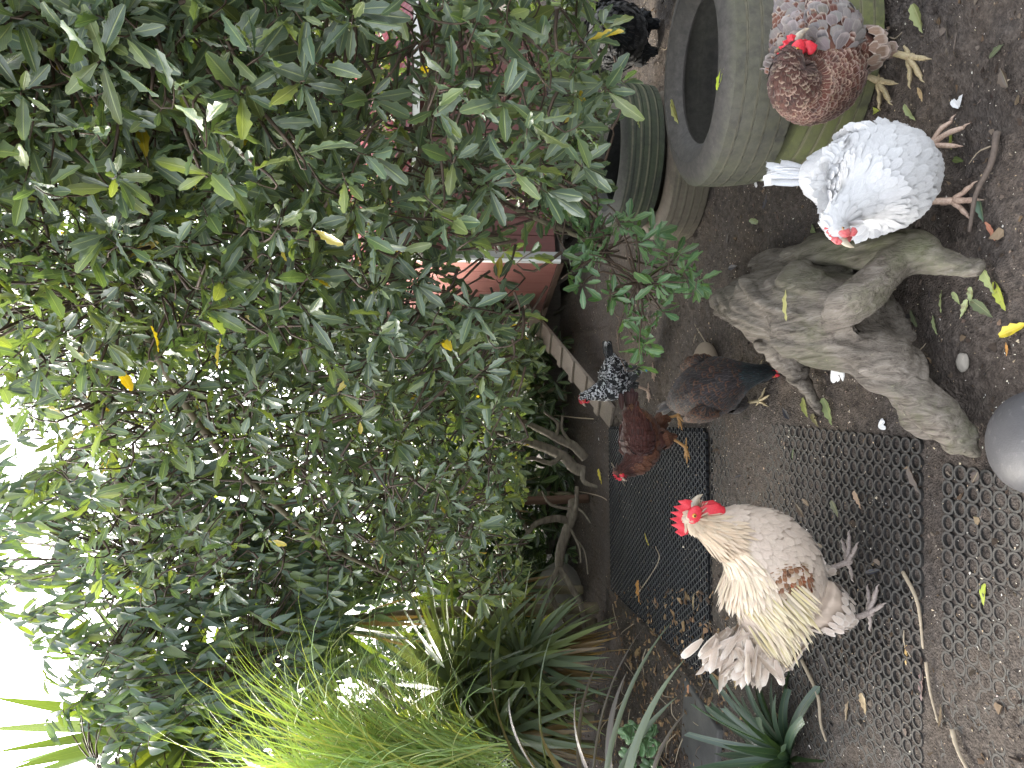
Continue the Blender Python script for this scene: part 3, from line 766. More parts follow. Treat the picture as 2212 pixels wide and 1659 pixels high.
def chicken(name, loc, rz, label, st, cfg, seed):
    rs = np.random.RandomState(seed)
    root = empty(name, loc, rz, label, 'rooster' if name == 'rooster' else 'hen', 'poultry pecking and standing in the yard')
    st = [(s if len(s) == 5 else (s[0], 0, *s[1:])) for s in st]
    SCL = cfg.get('scale', 1.0)
    Loft.shr = cfg.get('shr', .006); Loft.jn = cfg.get('jn', .10); lf = Loft(st, 70); mb = MB(); lf.solid(mb)
    th = []
    for L in cfg['legs']:
        l = Loft([(L['ankle'][0]*.0+L['hock'][0], L['hock'][1], L['hock'][2]-.008, .010, .010), (L['hock'][0], L['hock'][1], L['hock'][2]+.015, .020, .019),
                  (L['hock'][0]*.6+L['hip'][0]*.4, L['hock'][1]*.7+L['hip'][1]*.3, L['hock'][2]*.55+L['hip'][2]*.45, L.get('r', .042), L.get('r', .042)*.85), (*L['hip'], L.get('r', .042)*1.3, L.get('r', .042)*.95)], 24)
        th.append(l); l.solid(mb, 14)
    # folded wings: flat lofts lying on the sides
    wings = []
    for side in (1, -1):
        w = cfg['wing']; pts = [(x, side*(y+w.get('push', 0)), z, h, t) for x, y, z, h, t in w['st']]
        l = Loft(pts, 40); wings.append((side, l)); l.solid(mb, 14)
    V, N, F = remeshed(mb, .0065, 3)
    under = cfg['under']
    b = MB(); b.add(V, F, None, under, under); b.build('body', M['feather'], root, off=(0, 0, 0))
    pl = Plume(list(FV)); clothe(pl, lf, cfg['reg'], rs, .0, cfg.get('t1', .965), cfg.get('dens', 1.0))
    for l in th: l.h = l.h+.006; l.w = l.w+.007
    for l in th: clothe(pl, l, cfg['thigh'], rs, .12, .95)
    # thigh rows run hip -> hock, so flip: Loft goes hock -> hip, feathers point to the hock
    pl.build('plumage', root)
    for side, l in wings:
        pw = Plume(list(FV)); clothe(pw, l, cfg['wingreg'], rs, .02, .97, 1.0)
        for k in range(cfg['wing'].get('np', 8)):
            t = .10+.30*k/8; p, back, nn = l.frame(t, (math.pi*(.0 if side > 0 else 1.0))+(.5 if side > 0 else -.5)*(.9-k*.22))
            d = back+np.array([0, 0, -.04*k]); A = basis(d, nn+np.array([0, side*.4, 0])); Ln = cfg['wing'].get('pl', .085)
            A[:, 1] *= Ln; A[:, 0] *= .020; A[:, 2] *= Ln*.5
            q = cfg['prim'](rs, k); pw.add('long', A, p+nn*.002-d*Ln*.30, q[0], q[1])
        o = pw.build('wing', root); del o['kind']
    # tail
    tl = cfg['tail']; base = np.array(tl['base'], float); meshes = {}
    for k in range(tl['n']):
        kind, L, W, d, nrm, ti, ed = tl['f'](k, rs)
        A = basis(np.array(d, float), np.array(nrm, float)); A[:, 1] *= L; A[:, 0] *= W; A[:, 2] *= L
        key = (kind, k % 4)
        if key not in meshes: b = MB(); b.add(*FV[kind], ti, ed); meshes[key] = b.mesh('tail_feather', M['feather'])
        o = bpy.data.objects.new('tail_feather', meshes[key]); COL.objects.link(o); o.parent = root
        o.matrix_local = Matrix.Translation(Vector(base+rs.randn(3)*np.array(tl.get('sp', (.006, .008, .008))))) @ Matrix(A.tolist()).to_4x4()
    # legs
    for L in cfg['legs']:
        if L.get('hide'): continue
        o = leg_mesh(L['hock'], L['ankle'], L['yaw'], cfg.get('legs_s', 1.0), cfg.get('toe', .055), curl=L.get('curl', 0)).build('leg', M[cfg['legmat']], root, off=(0, 0, 0))
        if L.get('band'):
            c = np.array(L['hock'])*.45+np.array(L['ankle'])*.55; mb = MB(); V, F, _ = tube([c-[0, 0, .004], c+[0, 0, .004]], [.0095, .0095], 12, 3); mb.add(V, F); mb.build('leg_band', M['band_blue'], o, off=(0, 0, 0))
    # head
    if cfg.get('head'):
        H = cfg['head']; yw, pt = H['yaw'], H['pitch']; s = H['s']
        fx = np.array([math.cos(yw)*math.cos(pt), math.sin(yw)*math.cos(pt), math.sin(pt)]); sy = np.array([-math.sin(yw), math.cos(yw), 0]); uz = np.cross(fx, sy)
        hm = (np.column_stack([fx, sy, uz])*s, np.array(H['p'], float))
        red = M[H.get('comb', 'comb')]
        mb = MB(); V, F, uv = tube([(.016, 0, .001), (.027, 0, .001), (.038, 0, -.004), (.045, 0, -.011)], [.0095, .0078, .0045, .0008], 12, 14); V[:, 1] *= .75; mb.add(V @ hm[0].T+hm[1], F, uv); mb.build('beak', M['beak'], root, off=(0, 0, 0))
        for side in (1, -1):
            fc = MB(); V, F = sphere((.006, side*.0125, -.001), (.019, .0075, .0145), 16, 10); fc.add(V @ hm[0].T+hm[1], F); fc.build('face_skin', red, root, off=(0, 0, 0))
            eye(hm, side, (.007, .0190, .003), .0042*H.get('eye', 1), root, H)
            wt_ = H['wattle']; mb = MB(); a = lobe(hm, [(.018, side*.006, -.008), (.019, side*.010, -.016-wt_*.35), (.014, side*.011, -.016-wt_*.8), (.013, side*.010, -.016-wt_)], [.004, wt_*.30+.003, wt_*.34+.003, .003], .38); mb.add(*a); mb.build('wattle', red, root, off=(0, 0, 0))
            mb = MB(); V, F = sphere((-.012, side*.0165, -.010), (.006, .003, .008), 12, 8); mb.add(V @ hm[0].T+hm[1], F); mb.build('earlobe', M[H.get('ear', 'earlobe')], root, off=(0, 0, 0))
        mb = MB(); mb.add(*comb_mesh(hm, .06, H['ch'], H['teeth'], .0045, H['cb'], H.get('droop', 0))); mb.build('comb', red, root, off=(0, 0, 0))
    root.scale = (SCL,)*3
    return root
def wing_st(x0, x1, y, z, h, th=.022):
    """tail end x0 to shoulder x1"""
    return [(x0, y*.72, z+.012, .010, .006), (x0+(x1-x0)*.25, y*.90, z+.010, h*.6, th*.7), (x0+(x1-x0)*.6, y, z+.0, h, th), (x0+(x1-x0)*.88, y*.95, z+.004, h*.8, th*.9), (x1, y*.8, z+.006, h*.25, th*.4)]
def hen_tail(n, L, W, cols, up=.55, spread=.35, kind='long'):
    def f(k, rs):
        side = 1 if k % 2 else -1; q = (k//2)/(n/2)
        d = (-1+q*.1, side*(.05+spread*q*.6), up-.35*q+rs.randn()*.03)
        t, e = cols(rs); return kind, L*rs.uniform(.85, 1.05), W, d, (.3, side*(.9), .35), t, e
    return f

# ---- colours
cream = (.60, .47, .35); buff = (.55, .39, .24); pale = (.66, .55, .46); straw = (.66, .52, .24)
# ---- rooster
RP = G(1905, 1300); RO = Vector((P(1700, 1270, 1.93).x, 1.93, ground_z(np.array([-.5]), np.array([1.93]))[0]+.004))
def rreg(t, a, rs):
    up = math.sin(a)
    if t > .86: return 'round', .016, .010, .15, jit((.62, .50, .36), rs), jit((.66, .55, .42), rs)
    if t > .60 and (up > -.55 or t > .72):   # neck hackle
        c = jit((.50, .375, .255), rs, .07) if rs.rand() < .5 else jit((.53, .42, .30), rs, .06)
        return 'hackle', .056 if t < .8 else .036, .0090, .09, c, jit((.54, .43, .31), rs, .05)
    if t < .34 and up > -.15:                # saddle hackle falling over the side
        c = jit((.58, .48, .26), rs, .08) if rs.rand() < .40 else jit((.58, .48, .36), rs, .08)
        return 'hackle', .080, .0068, .12, c, jit((.62, .53, .36), rs, .08), (-.05, .75*math.cos(a), -.65)
    if up > .3: return 'hackle', .06, .010, .14, jit((.62, .50, .36), rs), jit((.66, .56, .44), rs)
    return 'soft', .036, .026, .05, jit((.55, .45, .365), rs, .03), jit((.57, .47, .39), rs, .03)
def rwing(t, a, rs):
    if .25 < t < .93 and abs(math.cos(a)) > .15:
        q = rs.rand()
        if q < .62: c = jit((.20, .085, .040), rs, .3); return 'round', .020, .012, .15, c, jit((.30, .18, .11), rs)
        if q < .72: c = jit((.24, .05, .018), rs, .3); return 'round', .018, .010, .16, c, jit((.40, .20, .10), rs)
    return 'round', .024, .018, .12, jit((.50, .38, .27), rs, .08), jit((.55, .43, .33), rs, .06)
def rtail(k, rs):
    side = 1 if k % 2 else -1; q = rs.rand()                          # from upright to hanging behind
    b = side*rs.uniform(.0, .45)
    d = (-math.sin(q*2.1+.30)-.1, b, math.cos(q*2.1+.30)*1.0)
    c = jit((.50, .405, .325), rs, .06)
    return ('curl' if rs.rand() < .6 else 'fluff'), rs.uniform(.055, .108), rs.uniform(.018, .030), d, (-.35+rs.randn()*.2, side*.75, .6*math.cos(q*2)+.2), c, jit((.62, .55, .48), rs, .04)
rooster_st = [(-.150, .285, .030, .028), (-.118, .285, .080, .062), (-.062, .266, .122, .090), (.003, .262, .138, .104), (.062, .280, .136, .104), (.115, .320, .118, .090),
              (.148, .372, .086, .072), (.166, .428, .060, .055), (.182, .470, .038, .035), (.196, .500, .026, .024), (.213, .505, .019, .018), (.224, .503, .008, .008)]
rcfg = dict(shr=.0030, jn=.05, under=(.49, .39, .31), reg=rreg, thigh=lambda t, a, rs: ('soft', .034, .026, .08, jit((.52, .43, .36), rs, .03), jit((.60, .53, .47), rs, .03)),
            wing=dict(st=wing_st(-.10, .105, .088, .262, .062), np=7, pl=.10), wingreg=rwing, prim=lambda rs, k: (jit((.52, .43, .36), rs, .05), jit((.70, .64, .58), rs, .04)),
            tail=dict(base=(-.138, 0, .318), n=290, f=rtail, sp=(.022, .024, .046)),
            legs=[dict(hip=(-.02, -.055, .17), hock=(-.075, -.055, .088), ankle=(-.055, -.055, .014), yaw=-.25, r=.056), dict(hip=(.03, .05, .17), hock=(.028, .05, .095), ankle=(.052, .05, .018), yaw=.15, r=.046)],
            legmat='leg_grey', legs_s=1.25, toe=.066, dens=1.3,
            head=dict(p=(.203, 0, .502), yaw=-.05, pitch=-.20, s=1.45, wattle=.042, ch=.034, teeth=6, cb=(.030, .010, -.034, .004)))
rooster = chicken('rooster', RO, R(-4), 'large cream rooster with red comb and brown shoulder patch standing on the mats', rooster_st, rcfg, 5)

# ---- white hen, seen from the front, head turned aside
def plain(c1, c2, kinds=('round',), L=.032, W=.026, vary=.04, neck=.022):
    def reg(t, a, rs):
        if t > .88: return 'round', .013, .009, .14, jit(c1, rs, vary), jit(c2, rs, vary)
        if t > .66: return 'soft', .034, .018, .05, jit(c1, rs, vary), jit(c2, rs, vary)
        return 'soft', L, W, .02, jit(c1, rs, vary), jit(c2, rs, vary)
    return reg
W1, W2 = (.53, .528, .53), (.56, .558, .558)
q = G(2065, 380); 
white_st = [(-.160, 0, .262, .03, .03), (-.120, 0, .245, .066, .062), (-.06, 0, .210, .098, .098), (-.0, 0, .190, .112, .114), (.055, 0, .205, .106, .106), (.094, -.015, .245, .080, .078),
            (.112, -.040, .285, .048, .044), (.124, -.066, .322, .031, .029), (.135, -.086, .338, .024, .022), (.152, -.104, .337, .017, .016), (.160, -.113, .335, .007, .007)]
wcfg = dict(shr=.0014, jn=.03, scale=1.06, under=(.54, .538, .538), reg=plain(W1, W2, L=.034, W=.024, vary=.015), thigh=lambda t, a, rs: ('soft', .032, .024, .08, jit(W1, rs, .02), jit(W2, rs, .02)),
            wing=dict(st=wing_st(-.13, .055, .102, .205, .050, .014), np=5, pl=.07), wingreg=lambda t, a, rs: ('soft', .036, .026, .03, jit(W1, rs, .03), jit(W2, rs, .03)), prim=lambda rs, k: (jit(W1, rs, .03), jit(W2, rs, .03)),
                        tail=dict(base=(-.13, 0, .275), n=18, f=hen_tail(18, .115, .034, lambda rs: (jit((.68, .68, .70), rs, .03), jit(W2, rs, .03)), .80, .75)),
            legs=[dict(hip=(.0, -.05, .14), hock=(-.01, -.045, .075), ankle=(.022, -.040, .010), yaw=.1, r=.040), dict(hip=(-.02, .05, .14), hock=(-.045, .055, .085), ankle=(-.05, .075, .045), yaw=.6, r=.040, curl=.5)],
            legmat='leg_pink', legs_s=1.15, toe=.060, dens=1.35,
            head=dict(p=(.145, -.098, .338), yaw=-.85, pitch=-.35, s=1.0, comb='comb_pale', wattle=.012, ch=.011, teeth=5, cb=(.028, .013, -.012, .018), eye=.9))
chicken('hen', Vector((q.x-.01, q.y+.01, gz(q.x, q.y))), R(-108), 'white hen with pale pink comb in front of the stacked tyres', white_st, wcfg, 11)

# ---- laced brown hen, half out of the frame
def laced(t, a, rs):
    up = math.sin(a)
    if t > .60 and t < .90: return 'round', .020, .014, .12, jit((.075, .030, .020), rs, .2), (jit((.28, .20, .15), rs, .2) if rs.rand() < .45 else jit((.09, .04, .03), rs, .2))
    if t >= .90: return 'round', .012, .009, .12, jit((.05, .022, .018), rs, .2), jit((.10, .05, .035), rs, .2)
    if t > .42: return 'round', .018, .0135, .10, jit((.095, .032, .020), rs, .2), jit((.30, .205, .155), rs, .25)
    if up > .2 and t < .42:
        if rs.rand() < .4: return 'fluff', .034, .026, .16, jit((.20, .17, .155), rs, .2), jit((.27, .235, .22), rs, .15)
        return 'round', .022, .016, .12, jit((.13, .05, .03), rs, .2), jit((.36, .28, .23), rs, .2)
    if t < .25: return 'fluff', .036, .028, .2, jit((.30, .27, .25), rs, .2), jit((.42, .38, .35), rs, .1)
    return 'round', .022, .016, .11, jit((.10, .034, .020), rs, .2), jit((.33, .24, .19), rs, .25)
def lwing(t, a, rs):
    if t > .45 and rs.rand() < .75: return 'fluff', .034, .026, .14, jit((.20, .175, .165), rs, .2), jit((.26, .23, .215), rs, .15)
    return 'round', .024, .018, .12, jit((.10, .034, .022), rs, .2), jit((.36, .28, .23), rs, .2)
q = G(1955, 172)
brown_st = [(-.19, 0, .27, .02, .02), (-.15, 0, .255, .065, .06), (-.08, 0, .215, .098, .095), (-.01, 0, .195, .105, .108), (.055, 0, .205, .098, .098), (.095, .004, .235, .078, .074),
            (.110, .018, .270, .060, .056), (.110, .044, .297, .050, .047), (.098, .064, .310, .038, .036), (.080, .080, .308, .028, .026), (.062, .094, .300, .017, .016), (.054, .100, .296, .006, .006)]
bcfg = dict(scale=1.14, under=(.14, .06, .04), reg=laced, thigh=lambda t, a, rs: ('fluff', .034, .026, .16, jit((.22, .14, .10), rs, .2), jit((.40, .32, .27), rs, .15)),
            wing=dict(st=wing_st(-.13, .07, .100, .205, .058, .020), np=7, pl=.09), wingreg=lwing, prim=lambda rs, k: (jit((.16, .06, .04), rs, .2), jit((.45, .38, .33), rs, .1)),
            tail=dict(base=(-.17, 0, .28), n=14, f=hen_tail(14, .13, .026, lambda rs: (jit((.16, .07, .05), rs, .2), jit((.38, .30, .25), rs, .15)), .6, .3)),
            legs=[dict(hip=(.0, -.05, .14), hock=(-.02, -.05, .075), ankle=(.005, -.05, .012), yaw=.1, r=.042), dict(hip=(.02, .05, .14), hock=(.02, .052, .075), ankle=(.04, .056, .012), yaw=.1, r=.042)],
            legmat='leg_olive', legs_s=1.15, toe=.058, dens=1.1,
            head=dict(p=(.074, .084, .306), yaw=2.2, pitch=-.22, s=1.15, wattle=.018, ch=.016, teeth=5, cb=(.028, .012, -.018, .014)))
chicken('hen', Vector((q.x+.055, q.y+.03, gz(q.x, q.y))), R(202), 'brown hen with pale laced feathers beside the mossy tyre, head turned back', brown_st, bcfg, 17)

# ---- dark red hen
def redreg(t, a, rs):
    up = math.sin(a)
    c = (.058, .018, .012) if up > -.1 else (.105, .038, .018)
    if t < .22 and up < .3: return 'fluff', .034, .026, .18, jit((.15, .062, .030), rs, .1), jit((.21, .10, .05), rs, .1)
    if t > .90: return 'round', .012, .009, .12, jit((.055, .018, .013), rs, .1), jit((.075, .024, .016), rs, .1)
    if t > .66: return 'hackle', .036, .010, .13, jit((.060, .019, .013), rs, .15), jit((.045, .014, .010), rs, .1)
    return 'round', .030, .024, .11, jit(c, rs, .12), jit(tuple(x*1.25 for x in c), rs, .12)
q = G(1488, 948)
red_st = [(-.150, .262, .02, .02), (-.115, .252, .052, .050), (-.06, .225, .084, .084), (-.0, .212, .096, .098), (.06, .220, .090, .090), (.105, .245, .070, .066), (.130, .277, .048, .044),
          (.146, .306, .032, .030), (.158, .322, .024, .022), (.176, .322, .016, .015), (.184, .320, .007, .007)]
rdcfg = dict(under=(.06, .02, .014), reg=redreg, thigh=lambda t, a, rs: ('fluff', .032, .024, .14, jit((.105, .040, .020), rs, .12), jit((.14, .058, .030), rs, .1)),
             wing=dict(st=wing_st(-.135, .085, .090, .235, .060, .020), np=8, pl=.10), wingreg=lambda t, a, rs: ('long' if t < .5 else 'round', .046 if t < .5 else .030, .018, .11, jit((.055, .017, .013), rs, .12), jit((.085, .028, .020), rs, .12)),
             prim=lambda rs, k: (jit((.10, .028, .018), rs, .1), jit((.15, .05, .03), rs, .1)),
             tail=dict(base=(-.135, 0, .268), n=14, f=hen_tail(14, .10, .026, lambda rs: (jit((.06, .022, .018), rs, .2), jit((.045, .02, .02), rs, .2)), .12, .35)),
             legs=[dict(hip=(.01, .048, .15), hock=(-.005, .045, .088), ankle=(.045, .052, .010), yaw=-.1, r=.040), dict(hip=(-.03, -.048, .15), hock=(-.10, -.04, .085), ankle=(-.115, -.035, .010), yaw=.35, r=.038)],
             legmat='leg_yellow', legs_s=1.1, toe=.060, dens=1.05,
             head=dict(p=(.164, 0, .322), yaw=.45, pitch=-.45, s=1.0, wattle=.016, ch=.024, teeth=5, cb=(.030, .010, -.020, .016)))
chicken('hen', Vector((q.x-.0, q.y+.02, .012)), R(188), 'dark red hen with yellow legs stepping onto the black rubber mat', red_st, rdcfg, 23)

# ---- dark partridge hen pecking beside the stump
def parreg(t, a, rs):
    if t > .62: return ('hackle' if t < .9 else 'round'), (.036 if t < .9 else .012), .010, .12, jit((.007, .010, .011), rs, .3), (jit((.012, .028, .030), rs, .3) if rs.rand() < .5 else jit((.008, .010, .012), rs, .3))
    return 'round', .028, .022, .13, jit((.014, .010, .010), rs, .25), (jit((.075, .033, .015), rs, .25) if rs.rand() < .5 else jit((.022, .016, .015), rs, .2))
q = G(1700, 845)
dark_st = [(-.195, .285, .018, .02), (-.155, .268, .045, .052), (-.09, .238, .080, .086), (-.01, .200, .100, .106), (.055, .175, .094, .098), (.105, .145, .072, .072), (.140, .112, .048, .046),
           (.163, .080, .032, .031), (.176, .052, .025, .023), (.182, .032, .016, .015), (.184, .024, .007, .007)]
pcfg = dict(under=(.014, .011, .010), reg=parreg, thigh=lambda t, a, rs: ('fluff', .032, .026, .14, jit((.018, .014, .013), rs, .2), jit((.04, .028, .022), rs, .2)),
            wing=dict(st=wing_st(-.16, .06, .098, .228, .055, .020), np=8, pl=.10), wingreg=lambda t, a, rs: ('round', .028, .022, .13, jit((.014, .010, .010), rs, .2), jit((.085, .038, .017), rs, .25)),
            prim=lambda rs, k: (jit((.05, .034, .03), rs, .2), jit((.12, .08, .06), rs, .2)),
            tail=dict(base=(-.175, 0, .285), n=14, f=hen_tail(14, .115, .026, lambda rs: (jit((.03, .024, .026), rs, .2), jit((.08, .065, .06), rs, .3)), .35, .35)),
            legs=[dict(hip=(.0, -.05, .14), hock=(-.03, -.05, .07), ankle=(.0, -.05, .010), yaw=0, r=.04), dict(hip=(.0, .05, .14), hock=(-.03, .05, .07), ankle=(.01, .055, .010), yaw=0, r=.04)],
            legmat='leg_olive', dens=1.05, head=dict(p=(.178, 0, .040), yaw=0, pitch=-1.1, s=.95, wattle=.012, ch=.014, teeth=5, cb=(.028, .010, -.012, .014)))
chicken('hen', Vector((q.x+.01, q.y+.22, gz(q.x, q.y))), R(-72), 'black and bronze patterned hen pecking with its head down beside the stump', dark_st, pcfg, 29)

# ---- speckled bantam
def spk(t, a, rs):
    wh = rs.rand() < .33
    L = .020 if t < .7 else .014
    e = jit((.70, .70, .72), rs, .05) if rs.rand() < .36 else (.012, .012, .015)
    return 'round', L, L*.85, .14, (jit((.62, .62, .64), rs, .08) if wh else (.012, .012, .015)), e
q = G(1412, 832)
ban_st = [(-.115, .205, .018, .018), (-.090, .202, .045, .045), (-.045, .190, .074, .072), (.0, .190, .082, .080), (.035, .218, .072, .068), (.055, .256, .052, .048), (.066, .292, .036, .034),
          (.076, .324, .026, .025), (.086, .345, .021, .020), (.100, .346, .014, .013), (.106, .345, .006, .006)]
scfg = dict(scale=1.12, under=(.02, .02, .022), reg=spk, thigh=lambda t, a, rs: ('fluff', .024, .018, .16, (.05, .05, .052), (jit((.5, .5, .5), rs, .1) if rs.rand() < .3 else (.04, .04, .04))),
            wing=dict(st=wing_st(-.09, .045, .074, .205, .048, .018), np=7, pl=.075), wingreg=spk, prim=lambda rs, k: ((.015, .015, .018), ((.7, .7, .7) if k % 2 else (.02, .02, .02))),
            tail=dict(base=(-.10, 0, .215), n=16, f=hen_tail(16, .085, .026, lambda rs: ((.02, .02, .022), ((.6, .6, .6) if rs.rand() < .5 else (.02, .02, .02))), .5, .5, 'curl')),
            legs=[dict(hip=(-.02, .035, .15), hock=(-.045, .035, .09), ankle=(-.052, .035, .010), yaw=.3, r=.032, band=True), dict(hip=(.02, -.035, .15), hock=(.030, -.035, .085), ankle=(.055, -.035, .010), yaw=.1, r=.032)],
            legmat='leg_pink', legs_s=.95, toe=.045, dens=1.1,
            head=dict(p=(.092, 0, .346), yaw=-.1, pitch=-.1, s=.92, comb='comb', wattle=.012, ch=.016, teeth=5, cb=(.030, .010, -.014, .016)))
chicken('hen', Vector((q.x+.03, q.y, gz(q.x, q.y))), R(176), 'small black and white speckled hen with a blue leg band before the ramp', ban_st, scfg, 31)

# ---- black hen behind the tyres
q = P(1405, 95, 3.95); K1, K2 = (.006, .007, .009), (.010, .013, .018)
kcfg = dict(scale=1.38, under=(.006, .006, .007), reg=plain(K1, K2, L=.036, W=.03, vary=.2), thigh=lambda t, a, rs: ('fluff', .03, .024, .15, K1, K2),
            wing=dict(st=wing_st(-.12, .08, .105, .22, .062, .020), np=7, pl=.09), wingreg=lambda t, a, rs: ('round', .032, .026, .12, K1, K2), prim=lambda rs, k: (K1, K2),
            tail=dict(base=(-.15, 0, .29), n=12, f=hen_tail(12, .10, .028, lambda rs: (K1, K2), .5, .3)),
            legs=[dict(hip=(.0, -.05, .14), hock=(-.02, -.05, .07), ankle=(.0, -.05, .010), yaw=0, r=.05, hide=True), dict(hip=(.0, .05, .14), hock=(-.02, .05, .07), ankle=(.01, .055, .010), yaw=0, r=.05, hide=True)],
            legmat='leg_grey', head=dict(p=(.175, 0, .20), yaw=0, pitch=-.7, s=1.0, wattle=.014, ch=.014, teeth=5, cb=(.028, .010, -.012, .014)))
k_st = [(-.17, .28, .02, .02), (-.13, .26, .07, .07), (-.07, .225, .115, .11), (.0, .205, .125, .125), (.07, .215, .112, .11), (.115, .235, .08, .078), (.14, .235, .05, .048), (.158, .220, .034, .032), (.17, .205, .026, .024), (.182, .195, .015, .014), (.188, .190, .006, .006)]
chicken('hen', Vector((q.x-.02, 3.85, -.04)), R(75), 'black hen in deep shade behind the stacked tyres', k_st, kcfg, 37)

# ------------------------------------------------------------------ vegetation
HI = [leaf_geo(9, 5, 1.0, rs=np.random.RandomState(40+i), curl=.04+.05*i) for i in range(6)]
LO = [leaf_geo(4, 3, .6, rs=np.random.RandomState(50+i)) for i in range(6)]
PHI = [leaf_geo(7, 3, .15, True, rs=np.random.RandomState(60+i), fold=.3, curl=.05+.06*i) for i in range(5)]
PLO = [leaf_geo(4, 3, .1, True, rs=np.random.RandomState(70+i), fold=.3) for i in range(5)]
def tint_dark(rs):
    q = rs.rand()
    c = (.066, .110, .078) if q < .45 else (.100, .150, .108) if q < .84 else (.145, .195, .085) if q < .993 else (.42, .33, .03)
    return jit(c, rs, .12)
def tint_mid(rs):
    q = rs.rand()
    c = (.095, .145, .105) if q < .45 else (.13, .18, .125) if q < .75 else (.18, .23, .09) if q < .996 else (.45, .34, .03)
    return jit(c, rs, .12)
m = NM('bark'); a = m.noise(9, 5, .65); b = m.noise(60, 4); m.base(m.mix(m.rng(b, .4, .7, 0, .5), m.ramp(a, [(.3, (.085, .065, .045)), (.55, (.19, .155, .10)), (.75, (.27, .24, .17))]), (.12, .13, .07))).rough(.85).bump(m.math('ADD', a, b), .5, .006); M['bark'] = m.m
m = NM('dark_twig'); a = m.noise(30, 4); m.base(m.mix(m.rng(a, .3, .7), (.035, .022, .016), (.11, .075, .05))).rough(.7); M['twig'] = m.m
m = NM('jade_bark'); a = m.noise(14, 5, .6, m.mapped((1, 1, 3))); b = m.noise(80, 3); m.base(m.mix(m.rng(a, .35, .65), (.075, .058, .042), (.16, .135, .10))).rough(.8).bump(m.math('ADD', a, b), .5, .004); M['jade_bark'] = m.m

# ---- the big wavy-leaved tree: limbs given as points of the place
T0 = Vector((2.02, 3.45, 0))
pitt = empty('broadleaf_tree', T0, 0, 'spreading tree with wavy edged glossy green leaves in front of the coop', 'tree')
limbs = [
    ([(2.05, 3.45, -.05), (2.0, 3.45, .5), (1.93, 3.4, 1.1), (1.80, 3.3, 1.7), (1.62, 3.15, 2.3), (1.4, 3.0, 3.0)], [.105, .088, .078, .068, .055, .035], 'trunk'),
    ([(1.97, 3.42, .75), (1.70, 3.6, 1.12), (1.35, 3.65, 1.22), (1.0, 3.6, 1.28), (.62, 3.5, 1.45), (.3, 3.4, 1.75)], [.055, .043, .036, .030, .022, .012], 'branch'),
    ([(1.35, 3.65, 1.22), (1.05, 3.8, 1.42), (.75, 3.9, 1.65), (.35, 4.0, 1.95), (-.2, 4.1, 2.2)], [.034, .030, .026, .019, .010], 'branch'),
    ([(1.93, 3.4, 1.05), (1.6, 3.0, 1.45), (1.25, 2.7, 1.75), (.8, 2.5, 2.0), (.3, 2.5, 2.2)], [.050, .040, .032, .022, .012], 'branch'),
    ([(1.85, 3.3, 1.4), (1.55, 2.7, 1.75), (1.3, 2.2, 2.0), (1.0, 1.9, 2.15)], [.045, .034, .024, .012], 'branch'),
    ([(1.78, 3.2, 1.75), (1.2, 3.2, 2.2), (.5, 3.3, 2.5), (-.3, 3.4, 2.6), (-.9, 3.5, 2.45)], [.045, .036, .028, .018, .010], 'branch'),
    ([(.62, 3.5, 1.45), (.2, 3.5, 1.30), (-.15, 3.6, 1.28), (-.55, 3.7, 1.45)], [.020, .016, .012, .007], 'branch'),
    ([(.3, 2.5, 2.2), (-.2, 2.9, 2.05), (-.65, 3.2, 1.7), (-.9, 3.4, 1.35)], [.014, .013, .011, .006], 'branch'),
    ([(1.62, 3.15, 2.3), (1.5, 2.4, 2.6), (1.3, 1.7, 2.7)], [.04, .028, .014], 'branch'),
    ([(1.97, 3.42, .9), (1.75, 2.8, 1.15), (1.5, 2.3, 1.25), (1.25, 2.0, 1.2)], [.035, .025, .018, .010], 'branch'),
    ([(1.0, 3.6, 1.28), (.85, 3.1, 1.1), (.62, 2.7, .85), (.47, 2.5, .62)], [.018, .014, .010, .006], 'branch'),
    ([(1.35, 3.65, 1.22), (1.3, 3.3, .95), (1.15, 2.95, .75)], [.020, .014, .008], 'branch')]
LP = []
for k, (p, r, nm) in enumerate(limbs):
    mb = MB(); V, F, uv = tube(p, r, 12 if nm == 'trunk' else 9, 40, .05, k)
    V = V+(n3(V, (9, 9, 9), k)-.5)[:, None]*.012; mb.add(V, F, uv); mb.build(nm, M['bark'], pitt)
    q, qr = smooth_path(p, r, 14); LP.append(np.hstack([q, qr[:, None]])[3:])
LP = np.vstack(LP)
def grow(root, n, sampler, Lf, leaves, tintf, rs, LPs, hi, lo, mat, nsingle, droop, twigmat, spread=(35, 95), up=0.0, twigs=True, branch_name='twigs', maxtw=1.1):
    ins = []; tw = MB()
    for _ in range(n):
        s = sampler(rs)
        if s is None: continue
        p = np.array(s[0], float); L = Lf(rs)*(s[1] if len(s) > 1 else 1)
        ax = rs.randn(3)*.55+np.array([0, -.55, up+.1]); ax /= np.linalg.norm(ax)
        ins += rosette(p, ax, L, rs.randint(*leaves), tintf, len(hi), rs, droop, spread)
        if twigs:
            d = np.linalg.norm(LPs[:, :3]-p, axis=1)+rs.rand(len(LPs))*.15; j = int(np.argmin(d)); e = LPs[j, :3]; dl = np.linalg.norm(e-p)
            if dl > maxtw: e = p+(e-p)/dl*.14+np.array([0, 0, -.03])
            mid = (p*.55+e*.45)-ax*.06+rs.randn(3)*.03
            V, F, uv = tube([p+ax*.01, p-ax*.05, mid, e], [.0016, .0024, .0036, .0055], 4, 7); tw.add(V, F, uv)
    foliage(root, ins, hi, lo, mat, nsingle)
    if tw.n: tag(tw.build(branch_name, twigmat, root), kind='stuff')
    return ins
